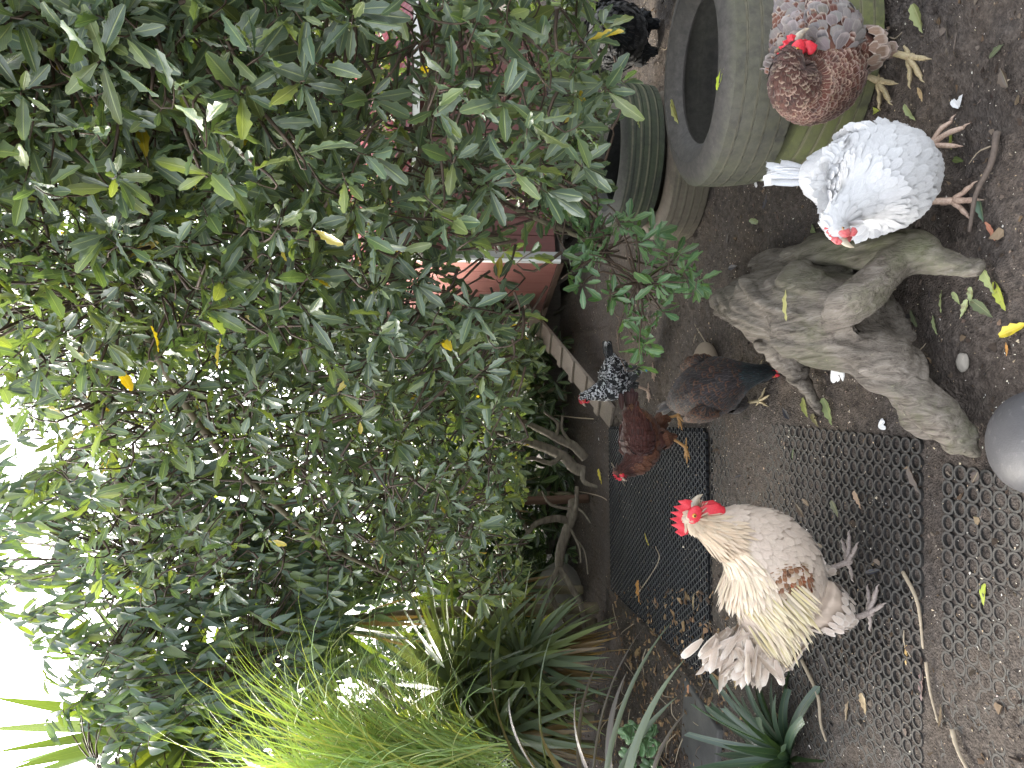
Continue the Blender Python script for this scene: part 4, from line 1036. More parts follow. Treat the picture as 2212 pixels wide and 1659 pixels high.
# picture-guided density of the tree: low edge of the crown and how near it hangs, per column
Yk = [-500, -200, 0, 130, 250, 330, 450, 470, 600, 760, 800, 1000, 1150, 1250, 1330]
lowv = [1350, 1380, 1410, 1400, 1360, 1320, 1300, 1200, 1180, 1130, 1150, 1140, 1080, 960, 700]
near = [1.6, 1.6, 1.65, 1.7, 1.75, 1.8, 1.9, 1.95, 2.1, 2.3, 2.35, 2.6, 2.8, 2.9, 3.0]
def samp_tree(rs):
    y = rs.uniform(-450, 1290); x = rs.uniform(-420, 1400)
    lv = np.interp(y, Yk, lowv)
    if x > lv-40: return None
    nr_ = np.interp(y, Yk, near); q = rs.rand()
    Y = nr_+rs.rand()**1.3*2.0
    top = np.interp(y, [0, 600, 900, 1290], [-900, -600, 60, 210])
    if x < top+rs.rand()*240-80: return None
    if x > 1262 and y < 175 and Y > 0 and rs.rand() < .93: return None
    # windows on to the coop wall, the limbs and the roof
    if 860 < x < 1215 and y < 660 and rs.rand() < .50: return None
    if 1000 < x < 1200 and 560 < y < 668 and rs.rand() < .93: return None
    if 700 < x < 860 and 20 < y < 360 and rs.rand() < .60: return None
    if y > 1000 and rs.rand() < (y-1000)/700: return None
    p = P(x, y, Y)
    if p.z < .25: return None
    return (p, float(np.interp(y, [0, 500, 900, 1250], [1.05, 1.0, .86, .78])))
rs = np.random.RandomState(101)
ins1 = grow(pitt, 5400, samp_tree, lambda rs: rs.uniform(.078, .118), (5, 9), tint_dark, rs, LP, HI, LO, M['leaf'], 300, .45, M['twig'], maxtw=.26)

# ---- low branch with fresh small leaves hanging before the ramp
LP2 = np.array([[1.0, 3.1, 1.25, .01], [.8, 2.9, .95, .01], [.62, 2.75, .75, .01], [.47, 2.6, .6, .01], [.35, 2.5, .5, .01]])
def samp_low(rs):
    c = [(1290, 500), (1300, 560), (1255, 610), (1320, 640), (1370, 700), (1400, 650), (1450, 560), (1400, 510), (1480, 600), (1500, 640), (1350, 590), (1265, 545), (1385, 745), (1240, 480), (1440, 620), (1325, 700), (1240, 520), (1215, 455), (1260, 440), (1340, 480)]
    a = c[rs.randint(len(c))]; return (P(a[0]+rs.randn()*16, a[1]+rs.randn()*20, rs.uniform(2.35, 2.75)),)
low = empty('low_branch', (1.0, 3.1, 1.25), 0, 'drooping young branch with small fresh green wavy leaves hanging over the soil', 'branch')
mb = MB(); V, F, uv = tube([(1.0, 3.62, 1.27), (.98, 3.3, 1.1), (.75, 2.85, .90), (.58, 2.7, .72), (.42, 2.6, .55), (.33, 2.5, .42)], [.014, .010, .008, .006, .004, .003], 8, 24); mb.add(V, F, uv); mb.build('stem', M['twig'], low)
def tint_fresh(rs): return jit((.065, .15, .075) if rs.rand() < .6 else (.09, .18, .08), rs, .1)
grow(low, 62, samp_low, lambda rs: rs.uniform(.060, .085), (6, 9), tint_fresh, np.random.RandomState(5), LP2, HI, LO, M['leaf'], 300, .25, M['twig'])

# ---- paler thin-leaved tree behind, against the sky
T1 = Vector((.12, 6.9, .1))
pale_t = empty('pale_tree', T1, 0, 'thin pale green leafed tree with many sky gaps behind the broadleaf tree', 'tree')
limbs2 = [([(.12, 6.9, .0), (.05, 6.2, 1.1), (-.2, 5.4, 2.0), (-.1, 4.8, 3.2), (0, 4.8, 4.2)], [.06, .05, .042, .03, .014], 'trunk'),
          ([(.05, 6.2, 1.1), (-.6, 5.2, 1.7), (-1.2, 4.6, 2.3), (-1.5, 4.4, 3.1)], [.035, .03, .022, .01], 'branch'),
          ([(-.15, 5.5, 1.8), (.2, 4.9, 2.4), (.8, 4.6, 3.0), (1.3, 4.5, 3.6)], [.035, .028, .02, .01], 'branch'),
          ([(-.05, 5.9, 1.5), (-.6, 4.8, 1.9), (-1.1, 4.0, 2.0)], [.03, .02, .01], 'branch'),
          ([(-.1, 4.8, 3.0), (-.6, 4.6, 3.5), (-1.0, 4.4, 3.9)], [.022, .016, .008], 'branch')]
LP3 = []
for k, (p, r, nm) in enumerate(limbs2):
    mb = MB(); V, F, uv = tube(p, r, 9, 30, .05, k); mb.add(V, F, uv); mb.build(nm, M['bark'], pale_t)
    q, qr = smooth_path(p, r, 12); LP3.append(np.hstack([q, qr[:, None]]))
LP3 = np.vstack(LP3)
def samp_pale(rs):
    y = rs.uniform(-350, 1300); x = rs.uniform(-250, 1130)
    top = np.interp(y, [-400, 500, 900, 1300], [-600, -350, -60, 80])
    if x < top+rs.rand()*260: return None
    if x < 240 and y > 700 and vnoise(np.array([x/45.]), np.array([y/45.]), 5)[0] < .45: return None
    if x > 860 and y < 760: return None
    return (P(x, y, rs.uniform(3.6, 5.2)),)
grow(pale_t, 3900, samp_pale, lambda rs: rs.uniform(.07, .10), (5, 9), tint_mid, np.random.RandomState(9), LP3, HI, LO, M['leaf'], 0, .5, M['twig'], maxtw=.3)

# ---- shrub with drooping pointed leaves
T2 = Vector((-2.3, 5.0, .1))
ptd = empty('pointed_leaf_shrub', T2, 0, 'tall shrub with hanging pointed dull green leaves among the yucca blades', 'shrub')
limbs3 = [([(-2.3, 5.0, .0), (-2.25, 4.9, 1.2), (-1.95, 4.6, 2.1), (-1.7, 4.4, 2.5), (-1.55, 4.3, 2.8)], [.04, .034, .027, .018, .008], 'trunk'),
          ([(-2.25, 4.9, 1.2), (-1.6, 4.4, 1.8), (-1.2, 4.1, 2.3), (-.9, 4.0, 2.7)], [.024, .018, .012, .006], 'branch'),
          ([(-1.95, 4.6, 2.1), (-2.1, 4.2, 2.5), (-2.0, 4.0, 2.9)], [.02, .014, .006], 'branch'),
          ([(-2.1, 4.8, 1.6), (-1.7, 4.1, 2.0), (-1.4, 3.8, 2.1)], [.018, .012, .006], 'branch')]
LP4 = []
for k, (p, r, nm) in enumerate(limbs3):
    mb = MB(); V, F, uv = tube(p, r, 8, 26, .05, k); mb.add(V, F, uv); mb.build(nm, M['bark'], ptd)
    q, qr = smooth_path(p, r, 12); LP4.append(np.hstack([q, qr[:, None]]))
LP4 = np.vstack(LP4)
def tint_pt(rs): return jit((.065, .11, .080) if rs.rand() < .7 else (.12, .17, .06), rs, .15)
def spray(root, n, sampler, LPs, rs, L=(.07, .11), tf=tint_pt, nsingle=300):
    """leafy sprays: pointed leaves in two ranks hanging from a drooping shoot"""
    ins = []; tw = MB()
    for _ in range(n):
        s = sampler(rs)
        if s is None: continue
        p = np.array(s, float); d = np.array([rs.randn()*.5+.2, -.4+rs.randn()*.3, -.35+rs.randn()*.4]); d /= np.linalg.norm(d)
        ln = rs.uniform(.14, .28); k = int(ln/.022); side = np.cross(d, [0, 0, 1]); side /= np.linalg.norm(side)+1e-6
        pts = [p+d*ln*t+np.array([0, 0, -.10*t*t*ln/.2]) for t in np.linspace(0, 1, 5)]
        V, F, uv = tube(pts, [.0026, .0022, .0018, .0014, .001], 4, 5); tw.add(V, F, uv)
        for i in range(k):
            t = i/k; q = p+d*ln*t+np.array([0, 0, -.10*t*t*ln/.2]); sg = 1 if i % 2 else -1
            dd = d*.55+side*sg*.5+np.array([0, 0, -.75])+rs.randn(3)*.16; dd /= np.linalg.norm(dd)
            A = basis(dd, np.array([0, -.6, .5])+rs.randn(3)*.35)*rs.uniform(*L)
            ins.append((rs.randint(5), A, q, tf(rs)))
        dd = np.linalg.norm(LPs[:, :3]-p, axis=1); e = LPs[int(np.argmin(dd)), :3]
        if dd.min() < 1.0:
            V, F, uv = tube([p, (p+e)/2+np.array([0, 0, .03]), e], [.0028, .0036, .005], 4, 6); tw.add(V, F, uv)
    foliage(root, ins, PHI, PLO, M['leaf_soft'], nsingle)
    if tw.n: tag(tw.build('twigs', M['twig'], root), kind='stuff')
def samp_pt(rs):
    y = rs.uniform(1030, 1640); x = rs.uniform(-60, 760)
    top = np.interp(y, [1030, 1200, 1350, 1640], [-80, -120, 0, 150]); bot = np.interp(y, [1030, 1200, 1500, 1640], [330, 760, 680, 560])
    if x < top+rs.rand()*80 or x > bot: return None
    if x < 250 and vnoise(np.array([x/50.]), np.array([y/50.]), 8)[0] < .42: return None
    return P(x, y, rs.uniform(3.5, 4.7))
spray(ptd, 680, samp_pt, LP4, np.random.RandomState(12), (.09, .145))

# ---- strap-leaved plants
def blade_obj(root, base, d, L, W, droop, tint, rs, cut=False, fold=.35, name='leaf', seg=12, mat=None, stiff=1.0, collect=None, keel=True):
    base = np.array(base, float); d = np.array(d, float); d /= np.linalg.norm(d)
    p = base.copy(); V = []; U = []; side0 = np.cross(d, [0, 0, 1.])
    if np.linalg.norm(side0) < .15: side0 = np.array([1., .2, 0])
    side0 /= np.linalg.norm(side0); side0 = side0*math.cos(.5*rs.randn())+np.cross(d, side0)*math.sin(.4*rs.randn()); tw = rs.randn()*.4
    for i in range(seg+1):
        t = i/seg
        w = W*.5*(min(1, .45+t*2.2))*((1-t)**.55 if not cut else (1-.35*t)); w = max(w, W*.02)
        if not cut: w = W*.5*min(1, .5+2*t)*max(.03, (1-t**2.2))
        s = side0-d*np.dot(side0, d); s /= np.linalg.norm(s); n = np.cross(s, d)
        s = s*math.cos(tw*t)+n*math.sin(tw*t); n = np.cross(s, d)
        jag = rs.uniform(-.015, .015, 3)*(1 if (cut and i == seg) else 0)
        V += [p-s*w+n*w*fold+d*jag[0], p+d*jag[1], p+s*w+n*w*fold+d*jag[2]]; U += [(0, t), (.5, t), (1, t)]
        p = p+d*L/seg; d = d+np.array([0, 0, -1])*droop/seg*(.4+1.6*t); d /= np.linalg.norm(d)
    F = [(i*3+j, i*3+j+1, (i+1)*3+j+1, (i+1)*3+j) for i in range(seg) for j in range(2)]
    if collect is not None: collect.add(V, F, U, tint); return
    mb = MB(); mb.add(V, F, U, tint); return mb.build(name, mat or M['blade'], root)
def yucca(loc, head, n, L, W, label, rs, tintf, zr=(-.9, 1.0), skirt=0, name='yucca', trunk_r=.05, cat='yucca'):
    root = empty(name, loc, 0, label, cat, 'spiky yucca and flax plants on the left')
    mb = MB(); h = Vector(head); l = Vector(loc); V, F, uv = tube([l-Vector((0, 0, .05)), l.lerp(h, .5)+Vector((.02, .01, 0)), h], [trunk_r*1.1, trunk_r, trunk_r*.9], 12, 20, .12, n); mb.add(V, F, uv); mb.build('trunk', M['bark'], root)
    for k in range(n):
        z = zr[0]+(zr[1]-zr[0])*(k+.5)/n; a = k*2.4+rs.randn()*.15; c = math.sqrt(max(0, 1-z*z))
        d = np.array([math.cos(a)*c, math.sin(a)*c, z]); q = rs.uniform(.75, 1.1)
        blade_obj(root, np.array(h)+d*.03-np.array([0, 0, .10*(1-z)*.5]), d, L*q, W*rs.uniform(.8, 1.15), (.25 if z > 0 else .55)*rs.uniform(.5, 1.4), tintf(rs), rs)
    for k in range(skirt):
        a = rs.rand()*6.28; d = np.array([math.cos(a)*.35, math.sin(a)*.35, -1]); blade_obj(root, np.array(h)+np.array([math.cos(a), math.sin(a), 0])*.04-np.array([0, 0, rs.uniform(.05, .3)]), d, L*rs.uniform(.5, .8), W*.7, .3, jit((.24, .16, .08), rs, .15), rs, name='dead_leaf')
    return root
def t_yuc(rs): return jit((.085, .13, .055) if rs.rand() < .75 else (.15, .20, .06), rs, .12)
def t_dk(rs): return jit((.045, .085, .045) if rs.rand() < .8 else (.10, .15, .05), rs, .12)
def t_flax(rs): return jit((.135, .18, .125) if rs.rand() < .7 else (.19, .24, .10), rs, .12)
ry = np.random.RandomState(77)
h1 = P(430, 1560, 4.6); yucca((h1.x-.45, 4.9, .1), h1, 100, 1.08, .10, 'tall yucca with broad yellow green blades standing against the white sky', ry, t_yuc, (-.5, 1.0))
h2 = P(690, 1345, 5.1); yucca((h2.x+.02, 5.15, .1), h2, 84, .85, .062, 'dark narrow bladed yucca with a bare scarred trunk', ry, t_dk, (-.75, 1.0), 10, trunk_r=.04)
h3 = P(985, 1480, 4.7); yucca((h3.x, 5.4, .1), h3, 150, .86, .070, 'grey green flax clump with stiff blades hanging down to the soil', ry, t_flax, (-1.0, .75), 34, 'flax', .035, 'flax')
h6 = P(1120, 1425, 4.6); yucca((h6.x, 5.3, .10), h6, 90, .60, .056, 'lower flax fan whose blades touch the leaf litter by the black mat', ry, t_flax, (-.95, .95), 26, 'flax', .035, 'flax')
h7 = P(1060, 1590, 4.4); yucca((h7.x-.1, 5.2, .10), h7, 80, .66, .056, 'outer flax fan under the bright grass clump', ry, t_flax, (-.95, .95), 20, 'flax', .035, 'flax')
h4 = P(990, 1290, 5.6); yucca((h4.x, 5.7, .1), h4, 60, .72, .058, 'olive bladed yucca between the flax and the jade plant', ry, t_dk, (-.95, .9), 26, trunk_r=.035)
h5 = P(960, 1080, 6.0); yucca((h5.x, 6.1, .1), h5, 50, .72, .052, 'shaded yucca with dry brown skirt behind the thick curved jade stems', ry, t_dk, (-.95, .8), 30, trunk_r=.035)
# bronze flax, arching in from the side of the frame
bf = empty('bronze_flax', (-1.75, 2.35, .05), 0, 'purple bronze flax with long arching blades beside the paving slab', 'flax')
for k, (x, y, x2, y2, Y) in enumerate([(1300, 1760, 1478, 1398, 2.5), (1280, 1740, 1420, 1400, 2.6), (1150, 1700, 1095, 1410, 2.6), (1340, 1760, 1500, 1470, 2.35), (1260, 1720, 1330, 1440, 2.7), (1400, 1740, 1500, 1560, 2.3),
                                  (1200, 1720, 1230, 1390, 2.8), (1190, 1700, 1120, 1520, 2.4), (1250, 1700, 1180, 1560, 2.3), (1320, 1720, 1470, 1540, 2.6), (1290, 1700, 1270, 1500, 2.4), (1330, 1750, 1380, 1480, 2.7)]):
    b = P(x, y, Y+.05); e = P(x2, y2, Y); v = e-b; L = v.length*1.12
    blade_obj(bf, b, (v.x, v.y, v.z+L*.30), L, .034, .62, jit((.085, .068, .070) if k % 3 else (.10, .13, .09), ry, .15), ry, fold=.45)
# bright grassy clump
gr = empty('grass_clump', (-2.25, 3.6, .0), 0, 'bright yellow green clump of fine arching grass blades', 'grass clump')
gm = MB()
for k in range(1350):
    b = P(ry.uniform(820, 1110), ry.uniform(1600, 1820), ry.uniform(3.0, 3.8)); a = ry.uniform(-.5, .9)
    d = (ry.uniform(-.35, .75), ry.uniform(-.55, .25), ry.uniform(.6, 1.3)); blade_obj(None, b, d, ry.uniform(.62, 1.15), .0080, ry.uniform(1.0, 2.3), jit((.32, .46, .20) if ry.rand() < .8 else (.42, .46, .2), ry, .12), ry, seg=12, collect=gm, fold=.2)
tag(gm.build('blades', M['blade'], gr), kind='stuff')
mb = MB(); V, F, uv = tube([(-2.3, 3.6, 0), (-2.28, 3.58, .5), (-2.22, 3.55, .98)], [.20, .17, .20], 14, 16, .1, 3); mb.add(V, F, uv); mb.build('stem', M['bark'], gr)
# dark strap plant with cut leaf ends
q = G(1700, 1640, .02); sp_ = empty('strap_leaf_plant', (q.x, q.y, .02), 0, 'dark green strap leaved plant with brown cut leaf tips at the edge of the soil', 'plant')
for k in range(58):
    a = k*2.4; z = .12+.85*(k/58.); c = math.sqrt(1-z*z); blade_obj(sp_, (q.x+.03*math.cos(a), q.y+.03*math.sin(a), .02), (math.cos(a)*c, math.sin(a)*c, z), ry.uniform(.22, .36), .036, .5, jit((.030, .060, .040), ry, .15), ry, cut=ry.rand() < .75, fold=.35)
# jade plants
JV = []
def jade_geo():
    V, F = sphere((0, .5, 0), (.30, .5, .10), 10, 7); F = [t for f in F for t in ([f] if len(f) == 3 else [(f[0], f[1], f[2]), (f[0], f[2], f[3])])]; return V, F, np.column_stack([V[:, 0]+.5, V[:, 1]])
JG = [jade_geo()]
m = NM('jade_leaf'); nz = m.noise(8, 3); m.base(m.mix(m.rng(nz, .3, .7, 0, .4), m.attr('tint'), (.14, .22, .08))).rough(.3).spec(.5); M['jade_leaf'] = m.m
def jade(root, tips, rs, L, nsingle=120):
    ins = []
    for p in tips:
        ax = np.array([rs.randn()*.4, -.4, .8]); ax /= np.linalg.norm(ax)
        for k in range(10):
            a = k*1.57+ (k//2)*.78; el = 1.25-.10*k; s = np.cross(ax, [1, 0, 0]); s /= np.linalg.norm(s); q = np.cross(ax, s)
            d = ax*math.cos(el)+(s*math.cos(a)+q*math.sin(a))*math.sin(el)
            A = basis(d, ax)*L*rs.uniform(.7, 1.1); ins.append((0, A, np.array(p)-ax*.004*k, jit((.07, .14, .06), rs, .15)))
    b = {}
    for r, (k, A, p, t) in enumerate(ins[:nsingle]):
        if r % 4 not in b: b[r % 4] = MB().add(*JG[0], t).mesh('leaf', M['jade_leaf'])
        place('leaf', b[r % 4], Matrix.Translation(Vector(p)) @ Matrix(A.tolist()).to_4x4(), root)
    if len(ins) > nsingle:
        mb = MB(); batch(ins[nsingle:], [JG[0]], mb); tag(mb.build('foliage', M['jade_leaf'], root), kind='stuff')
q = G(1400, 1650, .05); j1 = empty('jade_plant', (q.x-.05, q.y+.05, 0), 0, 'small round leaved jade plant beside the paving slab and strap leaved plant', 'jade plant')
tips = [P(1350+ry.rand()*85, 1575+ry.rand()*120, 2.55+ry.rand()*.3) for _ in range(16)]; jade(j1, tips, ry, .055)
for t in tips[:8]: mb = MB(); V, F, uv = tube([(q.x-.05, q.y+.05, .0), (Vector(t)+Vector((q.x-.05, q.y+.05, 0)))/2, t], [.016, .012, .007], 7, 10); mb.add(V, F, uv); mb.build('stem', M['jade_bark'], j1)
JB = 5.05
def Pz(x, y, dY=0): return P(x, y, JB+dY)
j2 = empty('jade_bush', (G(1262, 1120).x, JB, .0), 0, 'old jade bush with bare forked pinkish grey branches and round green leaves', 'jade plant')
br = [([(1238, 1085, .1), (1236, 1110, 0), (1226, 1140, 0), (1210, 1190, -.05), (1207, 1225, -.1)], [.050, .055, .05, .045, .036]),
      ([(1207, 1225, -.1), (1190, 1270, -.15), (1196, 1300, -.2), (1230, 1360, -.2)], [.030, .028, .024, .018]),
      ([(1207, 1225, -.1), (1235, 1270, -.15), (1256, 1310, -.2), (1262, 1362, -.2)], [.032, .028, .024, .018]),
      ([(1228, 1125, 0), (1200, 1120, -.05), (1160, 1130, -.1), (1142, 1150, -.1)], [.040, .036, .028, .02]),
      ([(1236, 1110, 0), (1245, 1090, -.05), (1246, 1052, -.1)], [.026, .022, .020]),
      ([(1226, 1130, 0), (1250, 1180, -.1), (1255, 1215, -.1)], [.016, .012, .008]),
      ([(1232, 1100, 0), (1190, 1090, 0), (1170, 1060, 0)], [.018, .014, .008]),
      ([(1118, 1180, -.15), (1120, 1230, -.15), (1135, 1262, -.15)], [.016, .013, .008]),
      ([(1142, 1150, -.1), (1125, 1120, -.1), (1110, 1080, -.1), (1100, 1050, -.1)], [.02, .016, .012, .008]), ([(1142, 1150, -.1), (1125, 1170, -.1), (1118, 1185, -.15)], [.018, .014, .012]),
      ([(1250, 1100, -.1), (1262, 1110, -.15), (1275, 1130, -.2)], [.012, .009, .006]), ([(1240, 1160, -.05), (1262, 1190, -.1), (1270, 1240, -.15)], [.010, .008, .006])]
for p, r in br:
    mb = MB(); V, F, uv = tube([Pz(*a) for a in p], [q*.72 for q in r], 10, 24, .10, len(p)); mb.add(V, F, uv); mb.build('branch', M['jade_bark'], j2)
tips = [Pz(ry.uniform(1035, 1125), ry.uniform(1020, 1170), ry.uniform(-.25, 0)) for _ in range(46)]+[Pz(ry.uniform(1068, 1140), ry.uniform(1200, 1290), -.15) for _ in range(20)]
jade(j2, tips, ry, .062, 200)
j3 = empty('jade_bush', (G(1255, 960).x, JB+.1, .0), 0, 'leafless thick curved jade stems rising from the soil next to the ramp foot', 'jade plant')
for p, r in [([(1258, 1018, 0), (1240, 1010, 0), (1215, 985, 0), (1170, 965, .05), (1110, 945, .1), (1070, 930, .1)], [.055, .055, .052, .045, .038, .025]),
             ([(1264, 990, .05), (1240, 965, .05), (1200, 945, .05), (1160, 925, .1), (1120, 905, .1)], [.045, .043, .038, .03, .02]),
             ([(1215, 985, 0), (1190, 1000, -.05), (1150, 990, -.05), (1120, 995, -.05)], [.026, .022, .018, .012]),
             ([(1200, 945, .05), (1205, 915, .0), (1175, 890, .0)], [.02, .016, .010]), ([(1240, 965, .05), (1215, 930, 0), (1215, 900, 0)], [.018, .015, .011]),
             ([(1260, 1010, 0), (1262, 1040, -.1), (1290, 1052, -.15)], [.03, .025, .012])]:
    mb = MB(); V, F, uv = tube([Pz(*a) for a in p], [q*.72 for q in r], 10, 24, .10, len(p)); mb.add(V, F, uv); mb.build('branch', M['jade_bark'], j3)

# ---- low leafy shrub under the tree between the coop and the jade
ls = empty('low_shrub', (.05, 5.15, .1), 0, 'low glossy leaved shrub growing beside the top of the coop ramp', 'shrub')
def samp_ls(rs):
    x, y = rs.uniform(930, 1175), rs.uniform(690, 905)
    if x > 1165-(abs(y-800)*.35): return None
    return (P(x, y, rs.uniform(4.5, 5.3)),)
LP5 = np.array([[.05, 5.15, .1, .01], [.05, 5.1, .5, .01], [.1, 5.0, .8, .01], [-.2, 5.0, .7, .01]])
grow(ls, 210, samp_ls, lambda rs: rs.uniform(.09, .13), (6, 9), tint_dark, np.random.RandomState(15), LP5, HI, LO, M['leaf'], 200, .3, M['twig'], maxtw=.26)

# ---- dense hedge and taller trees closing the yard
def mass(name, label, cat, box_, n, L, tintf, seed, top=None, L_=None):
    rs = np.random.RandomState(seed); (x0, x1), (y0, y1), (z0, z1) = box_
    root = empty(name, ((x0+x1)/2, (y0+y1)/2, 0), 0, label, cat)
    for k in range(4):
        xx = x0+(x1-x0)*(k+.5)/4; mb = MB(); V, F, uv = tube([(xx, (y0+y1)/2, -.1), (xx+.1, (y0+y1)/2, z1*.4), (xx-.1, (y0+y1)/2, z1*.85)], [.06, .045, .015], 8, 12, .1, k); mb.add(V, F, uv); mb.build('trunk', M['bark'], root)
    ins = []
    for _ in range(n):
        x = rs.uniform(x0, x1); y = rs.uniform(y0, y1); zt = z1*(.72+.28*vnoise(np.array([x*1.3+seed]), np.array([seed*.7]), seed)[0]); z = z0+(zt-z0)*rs.rand()**.85
        p = np.array([x, y, z]); ax = rs.randn(3)*.6+np.array([0, -.5, .3]); ins += rosette(p, ax, L*rs.uniform(.7, 1.2), 7, tintf, len(LO), rs, .3)
    mb = MB(); batch(ins, LO, mb); tag(mb.build('foliage', M['leaf'], root), kind='stuff')
def t_bk(rs): return jit((.022, .050, .022) if rs.rand() < .8 else (.05, .09, .03), rs, .15)
mass('hedge', 'dense dark evergreen hedge closing the yard behind the yuccas', 'hedge', ((-6.5, .6), (6.9, 8.2), (0, 2.3)), 2600, .15, t_bk, 3)
mass('hedge', 'dark leafy hedge rising behind the chicken coop', 'hedge', ((.2, 6.5), (8.2, 9.4), (0, 5.2)), 3000, .17, t_bk, 4)
mass('hedge', 'tall leafy hedge added on the left to block the low sun', 'hedge', ((-6.0, -3.9), (2.6, 9.0), (0, 3.7)), 4600, .20, t_bk, 6)  # mostly unseen hedge, added to keep sun patches off the mats
mass('shrub_border', 'low dark shrub border in shade behind the jade stems', 'shrub', ((-4.2, .45), (6.0, 6.9), (.05, 1.5)), 1700, .15, t_bk, 8)

# ------------------------------------------------------------------ litter and fallen leaves
m = NM('litter'); nz = m.noise(90, 2); m.base(m.mix(m.rng(nz, .3, .7, 0, .4), m.attr('tint'), m.mix(1.0, m.attr('tint'), (.6, .55, .5), 'MULTIPLY'))).rough(.85).spec(.2); M['litter'] = m.m
CH = []
for i in range(6):
    r_ = np.random.RandomState(i); V = []; n = 5
    ang = np.sort(r_.rand(n))*6.28
    V = [(math.cos(a)*(.5 if i < 3 else .22)*r_.uniform(.6, 1), math.sin(a)*.5*r_.uniform(.7, 1), r_.randn()*.06) for a in ang]
    V = [(x, y, z+.04) for x, y, z in V]+[(x*.85, y*.85, -.06) for x, y, z in V]
    F = [(0, 1, 2), (0, 2, 3), (0, 3, 4)]+[q for k in range(5) for q in ((k, (k+1) % 5, 5+(k+1) % 5), (k, 5+(k+1) % 5, 5+k))]
    CH.append((np.array(V), F, np.zeros((10, 2))))
def surf_z(x, y):
    z = ground_z(x, y)
    for q_ in MATS:
        c, s = math.cos(-q_['rz']), math.sin(-q_['rz']); dx, dy = x-q_['c'][0], y-q_['c'][1]; u, v = dx*c-dy*s, dx*s+dy*c
        ins_ = (np.abs(u) < q_['s'][0]/2) & (np.abs(v) < q_['s'][1]/2); top = q_['z']+q_['th']
        pu = (u/q_['p']) % 1-.5*(1 if int(q_['s'][0]/q_['p']) % 2 else 0); 
        z = np.where(ins_ & (RS.rand(len(x)) < .45), np.maximum(z, top+.001), z)
    return z
def scatter(n, size, cols, region, name, label, seed, flat=.35, kinds=(0, 6)):
    rs = np.random.RandomState(seed); X, Y = region(n, rs); Z = surf_z(X, Y); ins = []
    for i in range(len(X)):
        a = rs.rand()*6.28; nrm = np.array([rs.randn()*flat, rs.randn()*flat, 1]); d = np.array([math.cos(a), math.sin(a), rs.randn()*flat*.6])
        s = rs.uniform(*size)*(1 if rs.rand() < .85 else 1.6); A = basis(d, nrm)*s
        ins.append((rs.randint(*kinds), A, np.array([X[i], Y[i], Z[i]+s*.10+.0008]), jit(cols[rs.randint(len(cols))], rs, .15)))
    mb = MB(); batch(ins, CH, mb)
    return tag(mb.build(name, M['litter'], smooth=False), label, 'litter', kind='stuff')
def reg_all(n, rs):
    x = rs.uniform(0, 1, n)**.5; Y = 1.0+rs.rand(n)**1.25*5.2; X = rs.uniform(-1, 1, n)*(Y*.62+.35); return X, Y
def reg_far(n, rs):
    Y = rs.uniform(2.0, 6.0, n); X = rs.uniform(-1, 1, n)*(Y*.6); 
    k = vnoise(X*2.2, Y*2.2, 77) > .42; return X[k], Y[k]
def reg_left(n, rs):
    y = rs.uniform(1270, 1659, n); x = rs.uniform(1300, 1560, n)+rs.randn(n)*30; pts = [G(a, b) for a, b in zip(x, y)]; return np.array([p.x for p in pts]), np.array([p.y for p in pts])
scatter(8000, (.0035, .0075), [(.50, .42, .30), (.58, .52, .42), (.38, .29, .19), (.66, .62, .55)], reg_all, 'pale_grit', 'pale grain husks and grit strewn over the soil', 1)
scatter(5200, (.004, .010), [(.50, .40, .28), (.58, .50, .40)], reg_far, 'pale_grit', 'pale husks strewn on the soil around the ramp and tyres', 2)
scatter(8000, (.006, .016), [(.13, .105, .085), (.045, .032, .024), (.075, .055, .04), (.11, .08, .055), (.03, .024, .02), (.14, .11, .085)], reg_all, 'bark_crumbs', 'dark bark crumbs and leaf bits mixed over the soil', 3, .5)
scatter(1300, (.012, .028), [(.13, .10, .08), (.05, .036, .028), (.10, .068, .042), (.16, .115, .075), (.035, .03, .028)], reg_all, 'leaf_crumbs', 'torn dead brown leaf pieces over the soil', 4, .4, (0, 3))
scatter(900, (.02, .055), [(.14, .09, .05), (.22, .14, .08), (.30, .20, .11), (.08, .055, .04)], reg_left, 'leaf_crumbs', 'dry tan leaf and straw pieces drifted below the flax', 5, .5)
